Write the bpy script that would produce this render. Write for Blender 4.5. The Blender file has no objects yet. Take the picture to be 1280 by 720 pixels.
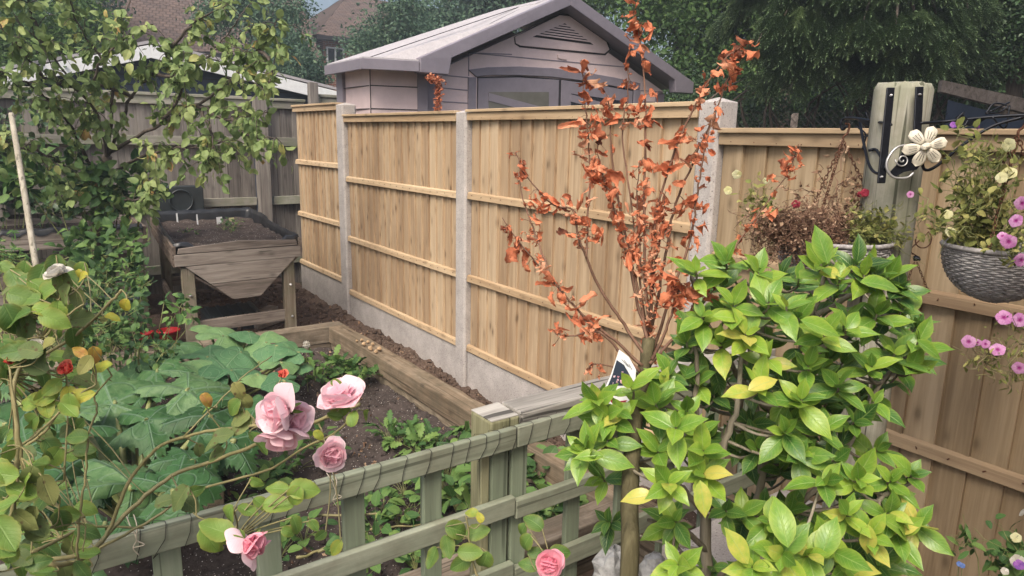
import bpy, math, random
import numpy as np
from mathutils import Vector, Matrix, noise
R_ = random.Random(7)
sc = bpy.context.scene
col = sc.collection
H = 1.66
# ---------------------------------------------------------------- camera
F, YAW, PITCH, ROLL = 876.05, 0.62510, 0.21375, -0.020237
_f = np.array([math.sin(YAW)*math.cos(PITCH), math.cos(YAW)*math.cos(PITCH), -math.sin(PITCH)])
_r = np.array([math.cos(YAW), -math.sin(YAW), 0.0]); _d = np.cross(_f, _r)
_c, _s = math.cos(ROLL), math.sin(ROLL)
RR, DD = _c*_r+_s*_d, -_s*_r+_c*_d
CAM = np.array([0, 0, H])
cd = bpy.data.cameras.new('camera'); cam = bpy.data.objects.new('camera', cd); col.objects.link(cam)
cam.matrix_world = Matrix(((RR[0], -DD[0], -_f[0], 0), (RR[1], -DD[1], -_f[1], 0), (RR[2], -DD[2], -_f[2], H), (0, 0, 0, 1)))
cd.sensor_width = 36; cd.lens = F/1280*36; cd.clip_end = 500; cd.clip_start = .02
sc.camera = cam
def ray(x, y): return RR*((x-640)/F)+DD*((y-360)/F)+_f
def W(x, y, d): return CAM+ray(x, y)*d                  # point seen at (x, y) at d metres ahead
def onp(ax, x, y, v):
    r = ray(x, y); return CAM+r*((v-CAM[ax])/r[ax])
def onX(x, y, v): return onp(0, x, y, v)
def onY(x, y, v): return onp(1, x, y, v)
def onZ(x, y, v): return onp(2, x, y, v)
def nrm(v): v = np.asarray(v, float); return v/(np.linalg.norm(v)+1e-9)
UP = np.array([0, 0, 1.0])

# ---------------------------------------------------------------- materials
class NT:
    def __init__(s, name):
        s.m = bpy.data.materials.new(name); s.m.use_nodes = True; s.t = s.m.node_tree; s.t.nodes.clear()
        s.out = s.n('ShaderNodeOutputMaterial')
    def n(s, typ, **k):
        nd = s.t.nodes.new(typ)
        for a, b in k.items(): setattr(nd, a, b)
        return nd
    def l(s, a, b): s.t.links.new(a, b)
    def math(s, op, a, b=None, c=None, clamp=False):
        nd = s.n('ShaderNodeMath', operation=op, use_clamp=clamp)
        for i, v in enumerate((a, b, c)):
            if v is None: continue
            if isinstance(v, (int, float)): nd.inputs[i].default_value = v
            else: s.l(v, nd.inputs[i])
        return nd.outputs[0]
    def mix(s, fac, a, b, bt='MIX'):
        nd = s.n('ShaderNodeMix', data_type='RGBA', blend_type=bt)
        for i, v in ((0, fac), (6, a), (7, b)):
            if isinstance(v, (int, float)): nd.inputs[i].default_value = v
            elif isinstance(v, tuple): nd.inputs[i].default_value = (*v[:3], 1)
            else: s.l(v, nd.inputs[i])
        return nd.outputs[2]
    def ramp(s, fac, stops):
        nd = s.n('ShaderNodeValToRGB'); e = nd.color_ramp.elements
        while len(e) < len(stops): e.new(.5)
        for k, (p, c) in enumerate(stops):
            e[k].position = p; e[k].color = (*c[:3], 1) if isinstance(c, tuple) else (c, c, c, 1)
        s.l(fac, nd.inputs[0]); return nd.outputs[0]
    def map(s, vec, scale=(1, 1, 1), loc=(0, 0, 0)):
        nd = s.n('ShaderNodeMapping'); nd.inputs['Scale'].default_value = scale; nd.inputs['Location'].default_value = loc
        s.l(vec, nd.inputs[0]); return nd.outputs[0]
    def noise(s, vec, sc_=5, det=4, rough=.55, dist=0):
        nd = s.n('ShaderNodeTexNoise'); nd.inputs['Scale'].default_value = sc_; nd.inputs['Detail'].default_value = det
        nd.inputs['Roughness'].default_value = rough; nd.inputs['Distortion'].default_value = dist
        s.l(vec, nd.inputs['Vector']); return nd.outputs['Fac']
    def vor(s, vec, sc_=5, feat='F1', rnd=1):
        nd = s.n('ShaderNodeTexVoronoi', feature=feat); nd.inputs['Scale'].default_value = sc_; nd.inputs['Randomness'].default_value = rnd
        s.l(vec, nd.inputs['Vector']); return nd
    def bump(s, h, dist=.002, st=.6):
        nd = s.n('ShaderNodeBump'); nd.inputs['Strength'].default_value = st; nd.inputs['Distance'].default_value = dist
        s.l(h, nd.inputs['Height']); return nd.outputs[0]
    def bsdf(s, color, rough=.7, bump=None, spec=.3, metal=0, trans=0, tcol=None):
        b = s.n('ShaderNodeBsdfPrincipled')
        for k, v in (('Base Color', color), ('Roughness', rough)):
            if isinstance(v, (int, float)): b.inputs[k].default_value = v
            elif isinstance(v, tuple): b.inputs[k].default_value = (*v[:3], 1)
            else: s.l(v, b.inputs[k])
        b.inputs['Specular IOR Level'].default_value = spec; b.inputs['Metallic'].default_value = metal
        if bump is not None: s.l(bump, b.inputs['Normal'])
        o = b.outputs[0]
        if trans:
            t = s.n('ShaderNodeBsdfTranslucent'); tc = tcol or color
            if isinstance(tc, tuple): t.inputs[0].default_value = (*tc[:3], 1)
            else: s.l(tc, t.inputs[0])
            if bump is not None: s.l(bump, t.inputs['Normal'])
            mx = s.n('ShaderNodeMixShader'); mx.inputs[0].default_value = trans
            s.l(o, mx.inputs[1]); s.l(t.outputs[0], mx.inputs[2]); o = mx.outputs[0]
        s.l(o, s.out.inputs[0]); return s.m
    def obj(s): return s.n('ShaderNodeTexCoord').outputs['Object']
    def at(s):
        a = s.n('ShaderNodeAttribute', attribute_name='lf'); sp = s.n('ShaderNodeSeparateColor'); s.l(a.outputs['Color'], sp.inputs[0])
        return sp.outputs[0], sp.outputs[1], sp.outputs[2]   # rnd, u, v

def wood(name, axis, dark, mid, light, knots=.8, rough=.8, moss=None, mossamt=.5, crack=0., streak=1., bumpd=.0015, stain=0):
    s = NT(name); rnd, u, v = s.at(); o = s.obj()
    off = s.n('ShaderNodeCombineXYZ')
    for i in range(3): s.l(s.math('MULTIPLY', rnd, 17.3+9*i), off.inputs[i])
    ad = s.n('ShaderNodeVectorMath', operation='ADD'); s.l(o, ad.inputs[0]); s.l(off.outputs[0], ad.inputs[1]); p = ad.outputs[0]
    S = [22, 22, 22]; S[axis] = 1.2
    g1 = s.noise(s.map(p, tuple(S)), 1.6, 5, .6, .6)
    S2 = [90, 90, 90]; S2[axis] = 2.5
    g2 = s.noise(s.map(p, tuple(S2)), 1.5, 3, .6)
    S3 = [4, 4, 4]; S3[axis] = .8
    g3 = s.noise(s.map(p, tuple(S3)), 1.3, 3)
    f = s.math('ADD', s.math('MULTIPLY', g1, .75), s.math('MULTIPLY', g2, .35*streak))
    f = s.math('ADD', f, s.math('MULTIPLY', g3, .35))
    f = s.math('ADD', f, s.math('MULTIPLY', s.math('SUBTRACT', rnd, .5), .30))
    c = s.ramp(f, [(.42, dark), (.66, mid), (.92, light)])
    if knots:
        K = [13, 13, 13]; K[axis] = 6.5
        kd = s.vor(s.map(p, tuple(K)), 1.0).outputs['Distance']
        km = s.ramp(kd, [(.07, knots), (.14, knots*.55), (.22, knots*.2), (.34, 0.)])
        c = s.mix(km, c, tuple(x*.55 for x in dark))
    if crack:
        C = [60, 60, 60]; C[axis] = 1.5
        cr = s.noise(s.map(p, tuple(C)), 1.0, 2, .5, .3)
        cm = s.ramp(cr, [(.0, crack), (.33, crack), (.38, 0.)])
        c = s.mix(cm, c, tuple(x*.25 for x in dark))
    if moss:
        mn = s.noise(s.map(p, (7, 7, 7)), 1.2, 6, .7)
        mm = s.ramp(mn, [(.42, 0.), (.62, mossamt)])
        c = s.mix(mm, c, moss)
    if stain:
        S4 = [9, 9, 9]; S4[axis] = 1.0
        st = s.ramp(s.noise(s.map(o, tuple(S4)), 1.1, 4, .65, .4), [(.5, 0.), (.72, stain)])
        c = s.mix(st, c, tuple(x*.62 for x in dark))
    h = s.math('ADD', s.math('MULTIPLY', g1, .8), s.math('MULTIPLY', g2, .7))
    return s.bsdf(c, rough, s.bump(h, bumpd, .7), .2)

def leafm(name, stops, vein=(.3, .4, .1), veinamt=.4, edge=None, edgeamt=.5, rough=.45, trans=.3, spec=.4, nscale=60, spots=None, bumpd=.0008, sidev=9, throat=None, ns=.22):
    s = NT(name); rnd, u, v = s.at(); o = s.obj()
    n = s.noise(s.map(o, (nscale,)*3), 1, 4, .6)
    f = s.math('ADD', rnd, s.math('MULTIPLY', s.math('SUBTRACT', n, .5), ns))
    c = s.ramp(f, stops)
    au = s.math('ABSOLUTE', s.math('SUBTRACT', u, .5))            # 0 at midrib, .5 at the edge
    if edge:
        e = s.math('MULTIPLY', au, 2.0); e = s.math('POWER', e, 3.0)
        e = s.math('MULTIPLY', e, s.math('MULTIPLY', s.math('ADD', n, rnd), edgeamt), clamp=True); c = s.mix(e, c, edge)
    mid = s.math('SUBTRACT', 1.0, s.math('MULTIPLY', au, 22.0), clamp=True)
    sv = s.math('SINE', s.math('MULTIPLY', s.math('SUBTRACT', v, s.math('MULTIPLY', au, .55)), sidev*6.283))
    sv = s.math('MULTIPLY', s.math('SUBTRACT', sv, .86, clamp=True), 3.0)
    vv = s.math('MAXIMUM', mid, sv)
    c = s.mix(s.math('MULTIPLY', vv, veinamt, clamp=True), c, vein)
    if spots:
        d = s.vor(s.map(o, (90,)*3), 1).outputs['Distance']
        c = s.mix(s.ramp(d, [(.12, .8), (.25, 0.)]), c, spots)
    if throat: c = s.mix(s.ramp(v, [(.12, 1.), (.38, 0.)]), c, throat)
    h = s.math('SUBTRACT', n, vv)
    return s.bsdf(c, rough, s.bump(h, bumpd, .6), spec, trans=trans)

def plain(name, c, rough=.6, metal=0, spec=.4, var=.25, sc_=20, bumpd=.001, c2=None, trans=0):
    s = NT(name); o = s.obj(); n = s.noise(s.map(o, (sc_,)*3), 1, 6, .65)
    cc = s.ramp(n, [(.3, tuple(x*(1-var) for x in c)), (.7, c2 or tuple(min(1, x*(1+var)) for x in c))])
    return s.bsdf(cc, rough, s.bump(n, bumpd, .5), spec, metal, trans)

M = {}
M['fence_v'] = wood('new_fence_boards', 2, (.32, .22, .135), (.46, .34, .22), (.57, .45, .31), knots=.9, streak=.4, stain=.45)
M['fence_d'] = wood('shaded_fence_boards', 2, (.21, .15, .09), (.315, .235, .145), (.42, .325, .215), knots=.7, streak=.6, stain=.5)  # right panel: mostly its shade put into the wood colour, darker and browner
M['fence_dy'] = wood('shaded_fence_rail', 1, (.23, .16, .10), (.33, .245, .155), (.44, .34, .225), knots=.6, streak=.6)  # rails of the right panel, shade put into the colour likewise
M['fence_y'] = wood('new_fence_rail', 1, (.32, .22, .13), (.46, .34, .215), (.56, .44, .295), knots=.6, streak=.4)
M['old_v'] = wood('old_fence_boards', 2, (.085, .075, .07), (.16, .145, .135), (.26, .24, .22), knots=.4, crack=.5)
M['old_x'] = wood('old_fence_rail', 0, (.13, .125, .11), (.22, .21, .185), (.33, .32, .28), knots=.3, moss=(.16, .19, .11), mossamt=.5)
M['trug_x'] = wood('weathered_planks', 0, (.085, .07, .06), (.185, .155, .135), (.31, .275, .245), knots=.5, crack=.6)
M['trug_y'] = wood('weathered_side_planks', 1, (.07, .052, .042), (.14, .11, .09), (.23, .19, .16), knots=.5, crack=.6)
M['trug_z'] = wood('weathered_legs', 2, (.07, .055, .042), (.15, .12, .09), (.24, .21, .165), knots=.5, crack=.6, moss=(.10, .12, .06), mossamt=.35)
M['sleep_y'] = wood('sleeper_timber', 1, (.11, .08, .052), (.215, .165, .115), (.34, .285, .215), knots=.7, crack=.6, moss=(.10, .085, .06), mossamt=.6, bumpd=.004)
M['sleep_x'] = wood('sleeper_timber_across', 0, (.085, .065, .047), (.17, .135, .10), (.30, .255, .20), knots=.7, crack=.6, moss=(.08, .07, .05), mossamt=.6, bumpd=.004)
M['trel_x'] = wood('green_painted_rail', 0, (.15, .165, .12), (.225, .25, .185), (.33, .35, .27), knots=.35, crack=.6, streak=.7, bumpd=.001, moss=(.13, .115, .08), mossamt=.35)
M['trel_z'] = wood('green_painted_lath', 2, (.145, .17, .12), (.21, .25, .175), (.29, .325, .245), knots=.25, crack=.5, streak=.7, bumpd=.001)
M['moss_z'] = wood('mossy_post_wood', 2, (.11, .115, .06), (.22, .215, .125), (.35, .34, .22), knots=.25, crack=.8, bumpd=.003)
M['grey_x'] = wood('silvered_beam', 0, (.16, .15, .135), (.30, .285, .26), (.50, .48, .44), knots=.3, crack=.85, bumpd=.003)
M['post_z'] = wood('lichened_round_post', 2, (.15, .14, .11), (.28, .265, .215), (.43, .42, .36), knots=.4, crack=.9, moss=(.17, .19, .12), mossamt=.5, bumpd=.003)
M['stake'] = wood('pale_stake', 2, (.20, .18, .14), (.36, .33, .27), (.50, .47, .40), knots=.4, crack=.6)
M['plank_b'] = wood('plank_roof', 0, (.06, .05, .04), (.12, .10, .085), (.2, .17, .15), knots=.3, crack=.5)
def concrete():
    s = NT('speckled_concrete'); o = s.obj()
    n = s.noise(s.map(o, (6,)*3), 1, 6, .7); n2 = s.noise(s.map(o, (160,)*3), 1, 3, .6)
    f = s.math('ADD', s.math('MULTIPLY', n, .6), s.math('MULTIPLY', n2, .5))
    c = s.ramp(f, [(.35, (.27, .25, .24)), (.6, (.44, .41, .395)), (.8, (.58, .55, .53))])
    d = s.vor(s.map(o, (70,)*3), 1).outputs['Distance']
    pit = s.ramp(d, [(.10, .75), (.2, 0.)]); c = s.mix(pit, c, (.08, .07, .07))
    h = s.math('SUBTRACT', n2, pit)
    return s.bsdf(c, .9, s.bump(h, .0015, .8), .15)
M['conc'] = concrete()
def soil(name, a, b, bits=(.5, .47, .42), amt=.9, sc_=28):
    s = NT(name); o = s.obj()
    n = s.noise(s.map(o, (sc_,)*3), 1, 8, .75); n2 = s.noise(s.map(o, (3,)*3), 1, 3)
    c = s.ramp(s.math('ADD', s.math('MULTIPLY', n, .7), s.math('MULTIPLY', n2, .4)), [(.35, a), (.75, b)])
    d = s.vor(s.map(o, (75,)*3), 1); sel = s.ramp(d.outputs['Distance'], [(.13, amt), (.2, 0.)])
    w = s.n('ShaderNodeSeparateColor'); s.l(d.outputs['Color'], w.inputs[0])
    sel = s.math('MULTIPLY', sel, s.ramp(w.outputs[0], [(.42, 0.), (.47, 1.)]))
    c = s.mix(sel, c, bits)
    return s.bsdf(c, .95, s.bump(n, .012, 1.0), .1)
M['soil'] = soil('dark_compost_soil', (.028, .022, .02), (.105, .085, .078), (.6, .57, .53), 1.0)
M['soil_b'] = soil('brown_garden_soil', (.048, .034, .027), (.15, .105, .082), (.40, .34, .28), .9)
M['ground'] = soil('ground_soil', (.04, .035, .022), (.10, .085, .05), (.2, .18, .12), .5, 10)
M['liner'] = plain('black_liner', (.018, .02, .024), .35, 0, .5, .4, 12, .01)
M['black'] = plain('black_metal', (.012, .014, .02), .38, .6, .5, .3, 60, .0005)
M['rust'] = plain('rusty_chain', (.11, .05, .03), .8, .3, .3, .5, 90, .001)
M['steel'] = plain('galvanised', (.45, .45, .45), .4, .7, .5, .2, 90)
M['wicker'] = plain('grey_wicker', (.27, .26, .265), .6, 0, .25, .45, 70, .0008, (.48, .46, .46))
M['white'] = plain('white_paint', (.72, .74, .76), .5, 0, .4, .08)
M['petalw'] = plain('cream_enamel_petal', (.62, .58, .48), .45, 0, .5, .25, 45)
M['navy'] = plain('navy_cladding', (.022, .034, .058), .6, 0, .4, .2, 6)
M['shed_l'] = plain('beige_resin', (.60, .49, .495), .55, 0, .35, .07, 9, .0015)
M['shed_d'] = plain('grey_resin', (.19, .175, .21), .5, 0, .4, .1, 9, .001)
M['gap'] = plain('dark_gap', (.02, .018, .022), .8)
M['glassg'] = plain('dusty_pane', (.13, .128, .115), .12, 0, .7, .25, 4)
M['glassd'] = plain('dark_pane', (.02, .022, .03), .08, 0, .7, .25, 4)
M['dplastic'] = plain('dark_plastic', (.025, .032, .036), .4, 0, .5, .25, 9)
M['redp'] = plain('red_plastic', (.36, .01, .015), .4, 0, .5, .25, 30)
M['stone'] = plain('pale_stone', (.24, .245, .24), .85, 0, .3, .55, 22, .015, (.52, .52, .51))
M['wire'] = plain('garden_wire', (.03, .028, .024), .6, .4)
M['string'] = plain('twine', (.42, .38, .30), .9)
M['potato'] = plain('potato_skin', (.40, .28, .17), .8, 0, .3, .3, 40)
def shedroof():
    s = NT('resin_shingles'); o = s.obj(); n = s.noise(s.map(o, (9, 9, 9)), 1, 6, .7); n2 = s.noise(s.map(o, (60,)*3), 1, 3, .7)
    c = s.ramp(s.math('ADD', s.math('MULTIPLY', n, .5), s.math('MULTIPLY', n2, .5)), [(.35, (.33, .315, .335)), (.65, (.45, .43, .45))])
    return s.bsdf(c, .6, s.bump(n2, .004, .7), .35)
M['shed_r'] = shedroof()
def tiles():
    s = NT('brown_roof_tiles'); o = s.obj()
    b = s.n('ShaderNodeTexBrick'); b.offset = .5; s.l(s.map(o, (1, 1, 1)), b.inputs[0]); s.l(s.n('ShaderNodeAttribute', attribute_name='lf').outputs['Color'], b.inputs[0])
    b.inputs['Scale'].default_value = 1; b.inputs['Brick Width'].default_value = .02; b.inputs['Row Height'].default_value = .02
    b.inputs['Mortar Size'].default_value = .0022; b.inputs['Bias'].default_value = 0
    b.inputs[1].default_value = (.15, .11, .10, 1); b.inputs[2].default_value = (.09, .07, .068, 1); b.inputs[3].default_value = (.03, .022, .02, 1)
    n = s.noise(s.map(o, (2,)*3), 1, 5, .7); c = s.mix(.4, b.outputs[0], s.ramp(n, [(.3, (.07, .055, .05)), (.7, (.19, .13, .10))]))
    return s.bsdf(c, .85, s.bump(b.outputs['Fac'], .03, .6), .2)
M['tile'] = tiles()
def brick():
    s = NT('orange_brick'); o = s.obj(); b = s.n('ShaderNodeTexBrick'); s.l(s.map(o, (1, 1, 1)), b.inputs[0])
    # swizzle so courses run horizontally on walls facing the camera
    sep = s.n('ShaderNodeSeparateXYZ'); s.l(o, sep.inputs[0]); cb = s.n('ShaderNodeCombineXYZ'); s.l(sep.outputs[0], cb.inputs[0]); s.l(sep.outputs[2], cb.inputs[1]); s.l(cb.outputs[0], b.inputs[0])
    b.inputs['Scale'].default_value = 1; b.inputs['Brick Width'].default_value = .23; b.inputs['Row Height'].default_value = .075; b.inputs['Mortar Size'].default_value = .009
    b.inputs[1].default_value = (.36, .13, .07, 1); b.inputs[2].default_value = (.25, .08, .045, 1); b.inputs[3].default_value = (.4, .35, .3, 1)
    return s.bsdf(b.outputs[0], .9, s.bump(b.outputs['Fac'], .01, .5), .2)
M['brick'] = brick()
G = lambda *a: list(a)
M['cam'] = leafm('camellia_leaf', [(0, (.02, .07, .018)), (.35, (.06, .165, .03)), (.6, (.14, .29, .035)), (.82, (.27, .42, .05)), (.96, (.55, .50, .11))], (.36, .48, .16), .62, (.42, .46, .08), .35, .34, .28, .5, spots=None, ns=.4)
M['dead'] = leafm('dead_rust_leaf', [(0, (.13, .055, .04)), (.4, (.56, .19, .10)), (.75, (.74, .27, .14)), (1, (.74, .42, .27))], (.3, .1, .05), .3, None, 0, .65, .28, .25, 90, None, .002)
M['rose'] = leafm('rose_leaf', [(0, (.035, .085, .025)), (.4, (.09, .18, .04)), (.8, (.20, .32, .06)), (.93, (.46, .42, .05)), (1, (.4, .2, .06))], (.3, .42, .14), .35, (.35, .25, .06), .3, .5, .3, .35, 70, None)
M['rosesp'] = leafm('spotted_rose_leaf', [(0, (.05, .085, .035)), (.5, (.13, .18, .06)), (1, (.28, .27, .09))], (.3, .3, .12), .3, None, 0, .6, .25, .3, 70, (.10, .06, .03))
M['apple'] = leafm('apple_leaf', [(0, (.08, .13, .05)), (.45, (.18, .26, .09)), (.8, (.30, .37, .14)), (.95, (.42, .38, .13)), (1, (.42, .26, .10))], (.25, .33, .15), .3, None, 0, .55, .3, .3)
M['dkgreen'] = leafm('shade_green_leaf', [(0, (.02, .055, .022)), (.5, (.06, .13, .04)), (1, (.15, .25, .07))], (.2, .3, .12), .3, None, 0, .55, .3, .3)
M['green'] = leafm('fresh_green_leaf', [(0, (.035, .09, .03)), (.5, (.085, .18, .05)), (1, (.19, .30, .08))], (.25, .38, .14), .3, None, 0, .55, .3, .3)
M['squash'] = leafm('squash_leaf', [(0, (.05, .13, .06)), (.5, (.09, .20, .09)), (1, (.19, .31, .12))], (.25, .36, .22), .4, None, 0, .6, .2, .3, 25, None, .005, 4, ns=.7)
M['courg'] = leafm('courgette_leaf', [(0, (.018, .055, .015)), (.5, (.045, .12, .038)), (1, (.14, .23, .095))], (.17, .25, .19), .55, None, 0, .55, .15, .35, 30, None, .008, 3, ns=.9)
M['ivy'] = leafm('dark_ivy_leaf', [(0, (.022, .05, .024)), (1, (.07, .13, .05))], (.1, .15, .08), .2, None, 0, .4, .1, .4)
M['olive'] = leafm('petunia_foliage', [(0, (.10, .13, .035)), (.5, (.21, .23, .07)), (1, (.38, .36, .13))], (.3, .3, .12), .2, None, 0, .7, .25, .2)
M['dry'] = leafm('dried_foliage', [(0, (.14, .08, .055)), (.5, (.31, .20, .13)), (1, (.50, .36, .25))], (.2, .1, .06), .2, None, 0, .8, .2, .1)
M['tree_a'] = leafm('broadleaf_far', [(0, (.035, .07, .025)), (.6, (.075, .15, .045)), (1, (.16, .26, .075))], (.1, .15, .05), .1, None, 0, .55, .3, .3, 10)
M['tree_b'] = leafm('bluish_broadleaf_far', [(0, (.045, .085, .065)), (.6, (.085, .16, .10)), (1, (.16, .24, .14))], (.1, .15, .05), .1, None, 0, .55, .3, .3, 10)
M['spruce'] = leafm('spruce_needle', [(0, (.045, .075, .04)), (.6, (.10, .16, .075)), (1, (.18, .25, .11))], (.08, .12, .05), .1, None, 0, .55, .1, .3, 10)
M['petal'] = leafm('pale_pink_petal', [(0, (.78, .32, .42)), (.45, (.86, .50, .58)), (1, (.88, .68, .74))], (.8, .55, .62), .15, (.9, .72, .74), .5, .5, .35, .3)
M['petal2'] = leafm('deep_pink_petal', [(0, (.62, .12, .22)), (.5, (.78, .27, .37)), (1, (.85, .42, .50))], (.8, .4, .5), .1, (.86, .5, .56), .4, .5, .3, .3)
M['petalr'] = leafm('coral_bud_petal', [(0, (.5, .04, .05)), (.5, (.68, .09, .08)), (1, (.8, .22, .14))], (.8, .2, .2), .1, None, .4, .5, .3, .3)
M['petalc'] = leafm('white_petal', [(0, (.55, .52, .45)), (1, (.8, .78, .72))], (.7, .7, .6), .1, None, .4, .5, .35, .3)
M['petun'] = leafm('magenta_petunia_petal', [(0, (.52, .20, .46)), (1, (.68, .38, .62))], (.45, .06, .36), .5, None, .4, .5, .3, .3, throat=(.30, .02, .20))
M['petuny'] = leafm('cream_petunia_petal', [(0, (.62, .60, .28)), (1, (.75, .74, .48))], (.6, .6, .3), .3, None, .4, .5, .3, .3)
M['redfl'] = leafm('dark_red_petal', [(0, (.30, .02, .05)), (1, (.45, .05, .09))], (.3, .02, .05), .1, None, .4, .5, .2, .3)
M['blue'] = leafm('blue_petal', [(0, (.12, .22, .6)), (1, (.2, .32, .7))], (.2, .3, .6), .1, None, .4, .5, .2, .3)
M['purple'] = leafm('purple_petal', [(0, (.16, .05, .3)), (1, (.3, .1, .4))], (.2, .3, .6), .1, None, .4, .5, .2, .3)
M['bark'] = wood('grey_bark', 2, (.10, .085, .06), (.19, .165, .12), (.30, .27, .21), knots=.3, crack=.3, bumpd=.003)
M['barkd'] = wood('dark_bark', 2, (.035, .027, .022), (.075, .06, .05), (.12, .10, .085), knots=.3, crack=.3, bumpd=.003)
M['barkm'] = wood('mossy_bark', 2, (.04, .034, .018), (.082, .072, .038), (.14, .125, .07), knots=.5, crack=.4, bumpd=.004)
M['twigr'] = wood('red_brown_twig', 2, (.07, .035, .025), (.14, .08, .055), (.24, .14, .10), knots=0, bumpd=.001)
M['stemg'] = plain('green_stem', (.16, .22, .07), .5, 0, .4, .3, 25, .001, (.28, .28, .12))
M['stemt'] = plain('tan_cane', (.19, .19, .075), .5, 0, .4, .3, 25, .001, (.28, .24, .12))
# ---------------------------------------------------------------- mesh builders
class MB:
    def __init__(s): s.v = []; s.f = []; s.a = []; s.n = 0; s.smooth = []
    def raw(s, V, Fs, A=(0.5, 0.5, 0.5), smooth=False):
        V = np.asarray(V, float).reshape(-1, 3); s.v.append(V)
        A = np.asarray(A, float)
        if A.ndim == 1: A = np.tile(A, (len(V), 1))
        s.a.append(A)
        s.f += [tuple(int(i)+s.n for i in f) for f in Fs]; s.smooth += [smooth]*len(Fs)
        s.n += len(V)
    def hexa(s, P, rnd=None):     # P: 8 pts, bottom 4 ccw then top 4
        rnd = R_.random() if rnd is None else rnd
        s.raw(P, [(3, 2, 1, 0), (4, 5, 6, 7), (0, 1, 5, 4), (1, 2, 6, 5), (2, 3, 7, 6), (3, 0, 4, 7)], (rnd, .5, .5))
    def box(s, x0, x1, y0, y1, z0, z1, rnd=None, j=0):
        q = lambda: R_.uniform(-j, j) if j else 0
        P = [(x0+q(), y0+q(), z0+q()), (x1+q(), y0+q(), z0+q()), (x1+q(), y1+q(), z0+q()), (x0+q(), y1+q(), z0+q()),
             (x0+q(), y0+q(), z1+q()), (x1+q(), y0+q(), z1+q()), (x1+q(), y1+q(), z1+q()), (x0+q(), y1+q(), z1+q())]
        s.hexa(P, rnd)
    def obox(s, O, ax, ay, az, rnd=None):   # oriented box: corner O + edge vectors
        O, ax, ay, az = map(lambda t: np.asarray(t, float), (O, ax, ay, az))
        s.hexa([O, O+ax, O+ax+ay, O+ay, O+az, O+ax+az, O+ax+ay+az, O+ay+az], rnd)
    def prism(s, poly, ext, rnd=.5):       # polygon (list of pts) extruded by vector
        P = np.asarray(poly, float); n = len(P); ext = np.asarray(ext, float)
        s.raw(np.vstack([P, P+ext]), [tuple(range(n))[::-1], tuple(range(n, 2*n))]+[(i, (i+1) % n, (i+1) % n+n, i+n) for i in range(n)], (rnd, .5, .5))
    def tube(s, pts, rad, n=6, caps=True, rnd=None):
        pts = [np.asarray(p, float) for p in pts]; m = len(pts)
        if not hasattr(rad, '__len__'): rad = [rad]*m
        rnd = R_.random() if rnd is None else rnd
        V = []; pv = None
        for i, p in enumerate(pts):
            t = nrm(pts[min(i+1, m-1)]-pts[max(i-1, 0)])
            if pv is None:
                a = UP if abs(t[2]) < .9 else np.array([1., 0, 0]); x = nrm(np.cross(a, t))
            else: x = nrm(pv-t*np.dot(pv, t))
            pv = x; y = np.cross(t, x)
            for k in range(n):
                an = 2*math.pi*k/n; V.append(p+rad[i]*(math.cos(an)*x+math.sin(an)*y))
        Fs = [(i*n+k, i*n+(k+1) % n, (i+1)*n+(k+1) % n, (i+1)*n+k) for i in range(m-1) for k in range(n)]
        if caps: Fs += [tuple(range(n))[::-1], tuple(range((m-1)*n, m*n))]
        s.raw(V, Fs, (rnd, .5, .5), True)
    def build(s, name, mat, root=None, bevel=0, loc=None):
        V = np.vstack(s.v) if s.v else np.zeros((0, 3)); A = np.vstack(s.a)
        if root is not None: o0 = np.array(root['_l'])
        else: o0 = np.array(loc) if loc is not None else np.array([(V[:, 0].min()+V[:, 0].max())/2, (V[:, 1].min()+V[:, 1].max())/2, V[:, 2].min()])
        me = bpy.data.meshes.new(name); me.from_pydata((V-o0).tolist(), [], s.f)
        at = me.color_attributes.new('lf', 'FLOAT_COLOR', 'POINT')
        at.data.foreach_set('color', np.hstack([A, np.ones((len(A), 1))]).astype(np.float32).ravel())
        me.polygons.foreach_set('use_smooth', s.smooth)
        me.materials.append(M[mat] if isinstance(mat, str) else mat)
        o = bpy.data.objects.new(name, me); col.objects.link(o)
        if root is not None:
            o.parent = root
        else: o.location = [float(q) for q in o0]
        if bevel:
            b = o.modifiers.new('edge', 'BEVEL'); b.width = bevel; b.segments = 2; b.limit_method = 'ANGLE'; b.harden_normals = False
        o['_l'] = [float(q) for q in o0]
        return o
def thing(name, label, cat, loc, group=None):
    o = bpy.data.objects.new(name, None); col.objects.link(o); o.location = loc; o['_l'] = tuple(float(x) for x in loc)
    o.empty_display_size = .05
    o['label'] = label; o['category'] = cat
    if group: o['group'] = group
    return o
def tag(o, label, cat, group=None, kind=None):
    if label: o['label'] = label
    if cat: o['category'] = cat
    if group: o['group'] = group
    if kind: o['kind'] = kind
    return o
def struct(o): o['kind'] = 'structure'; return o
def copyt(src, dv, label=None, parent=None):
    c = src.copy(); col.objects.link(c)
    if parent is not None: c.parent = parent
    else:
        c.location = Vector(src.location)+Vector(dv)
        if label: c['label'] = label
    for ch in src.children: copyt(ch, None, None, c)
    return c

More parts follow.
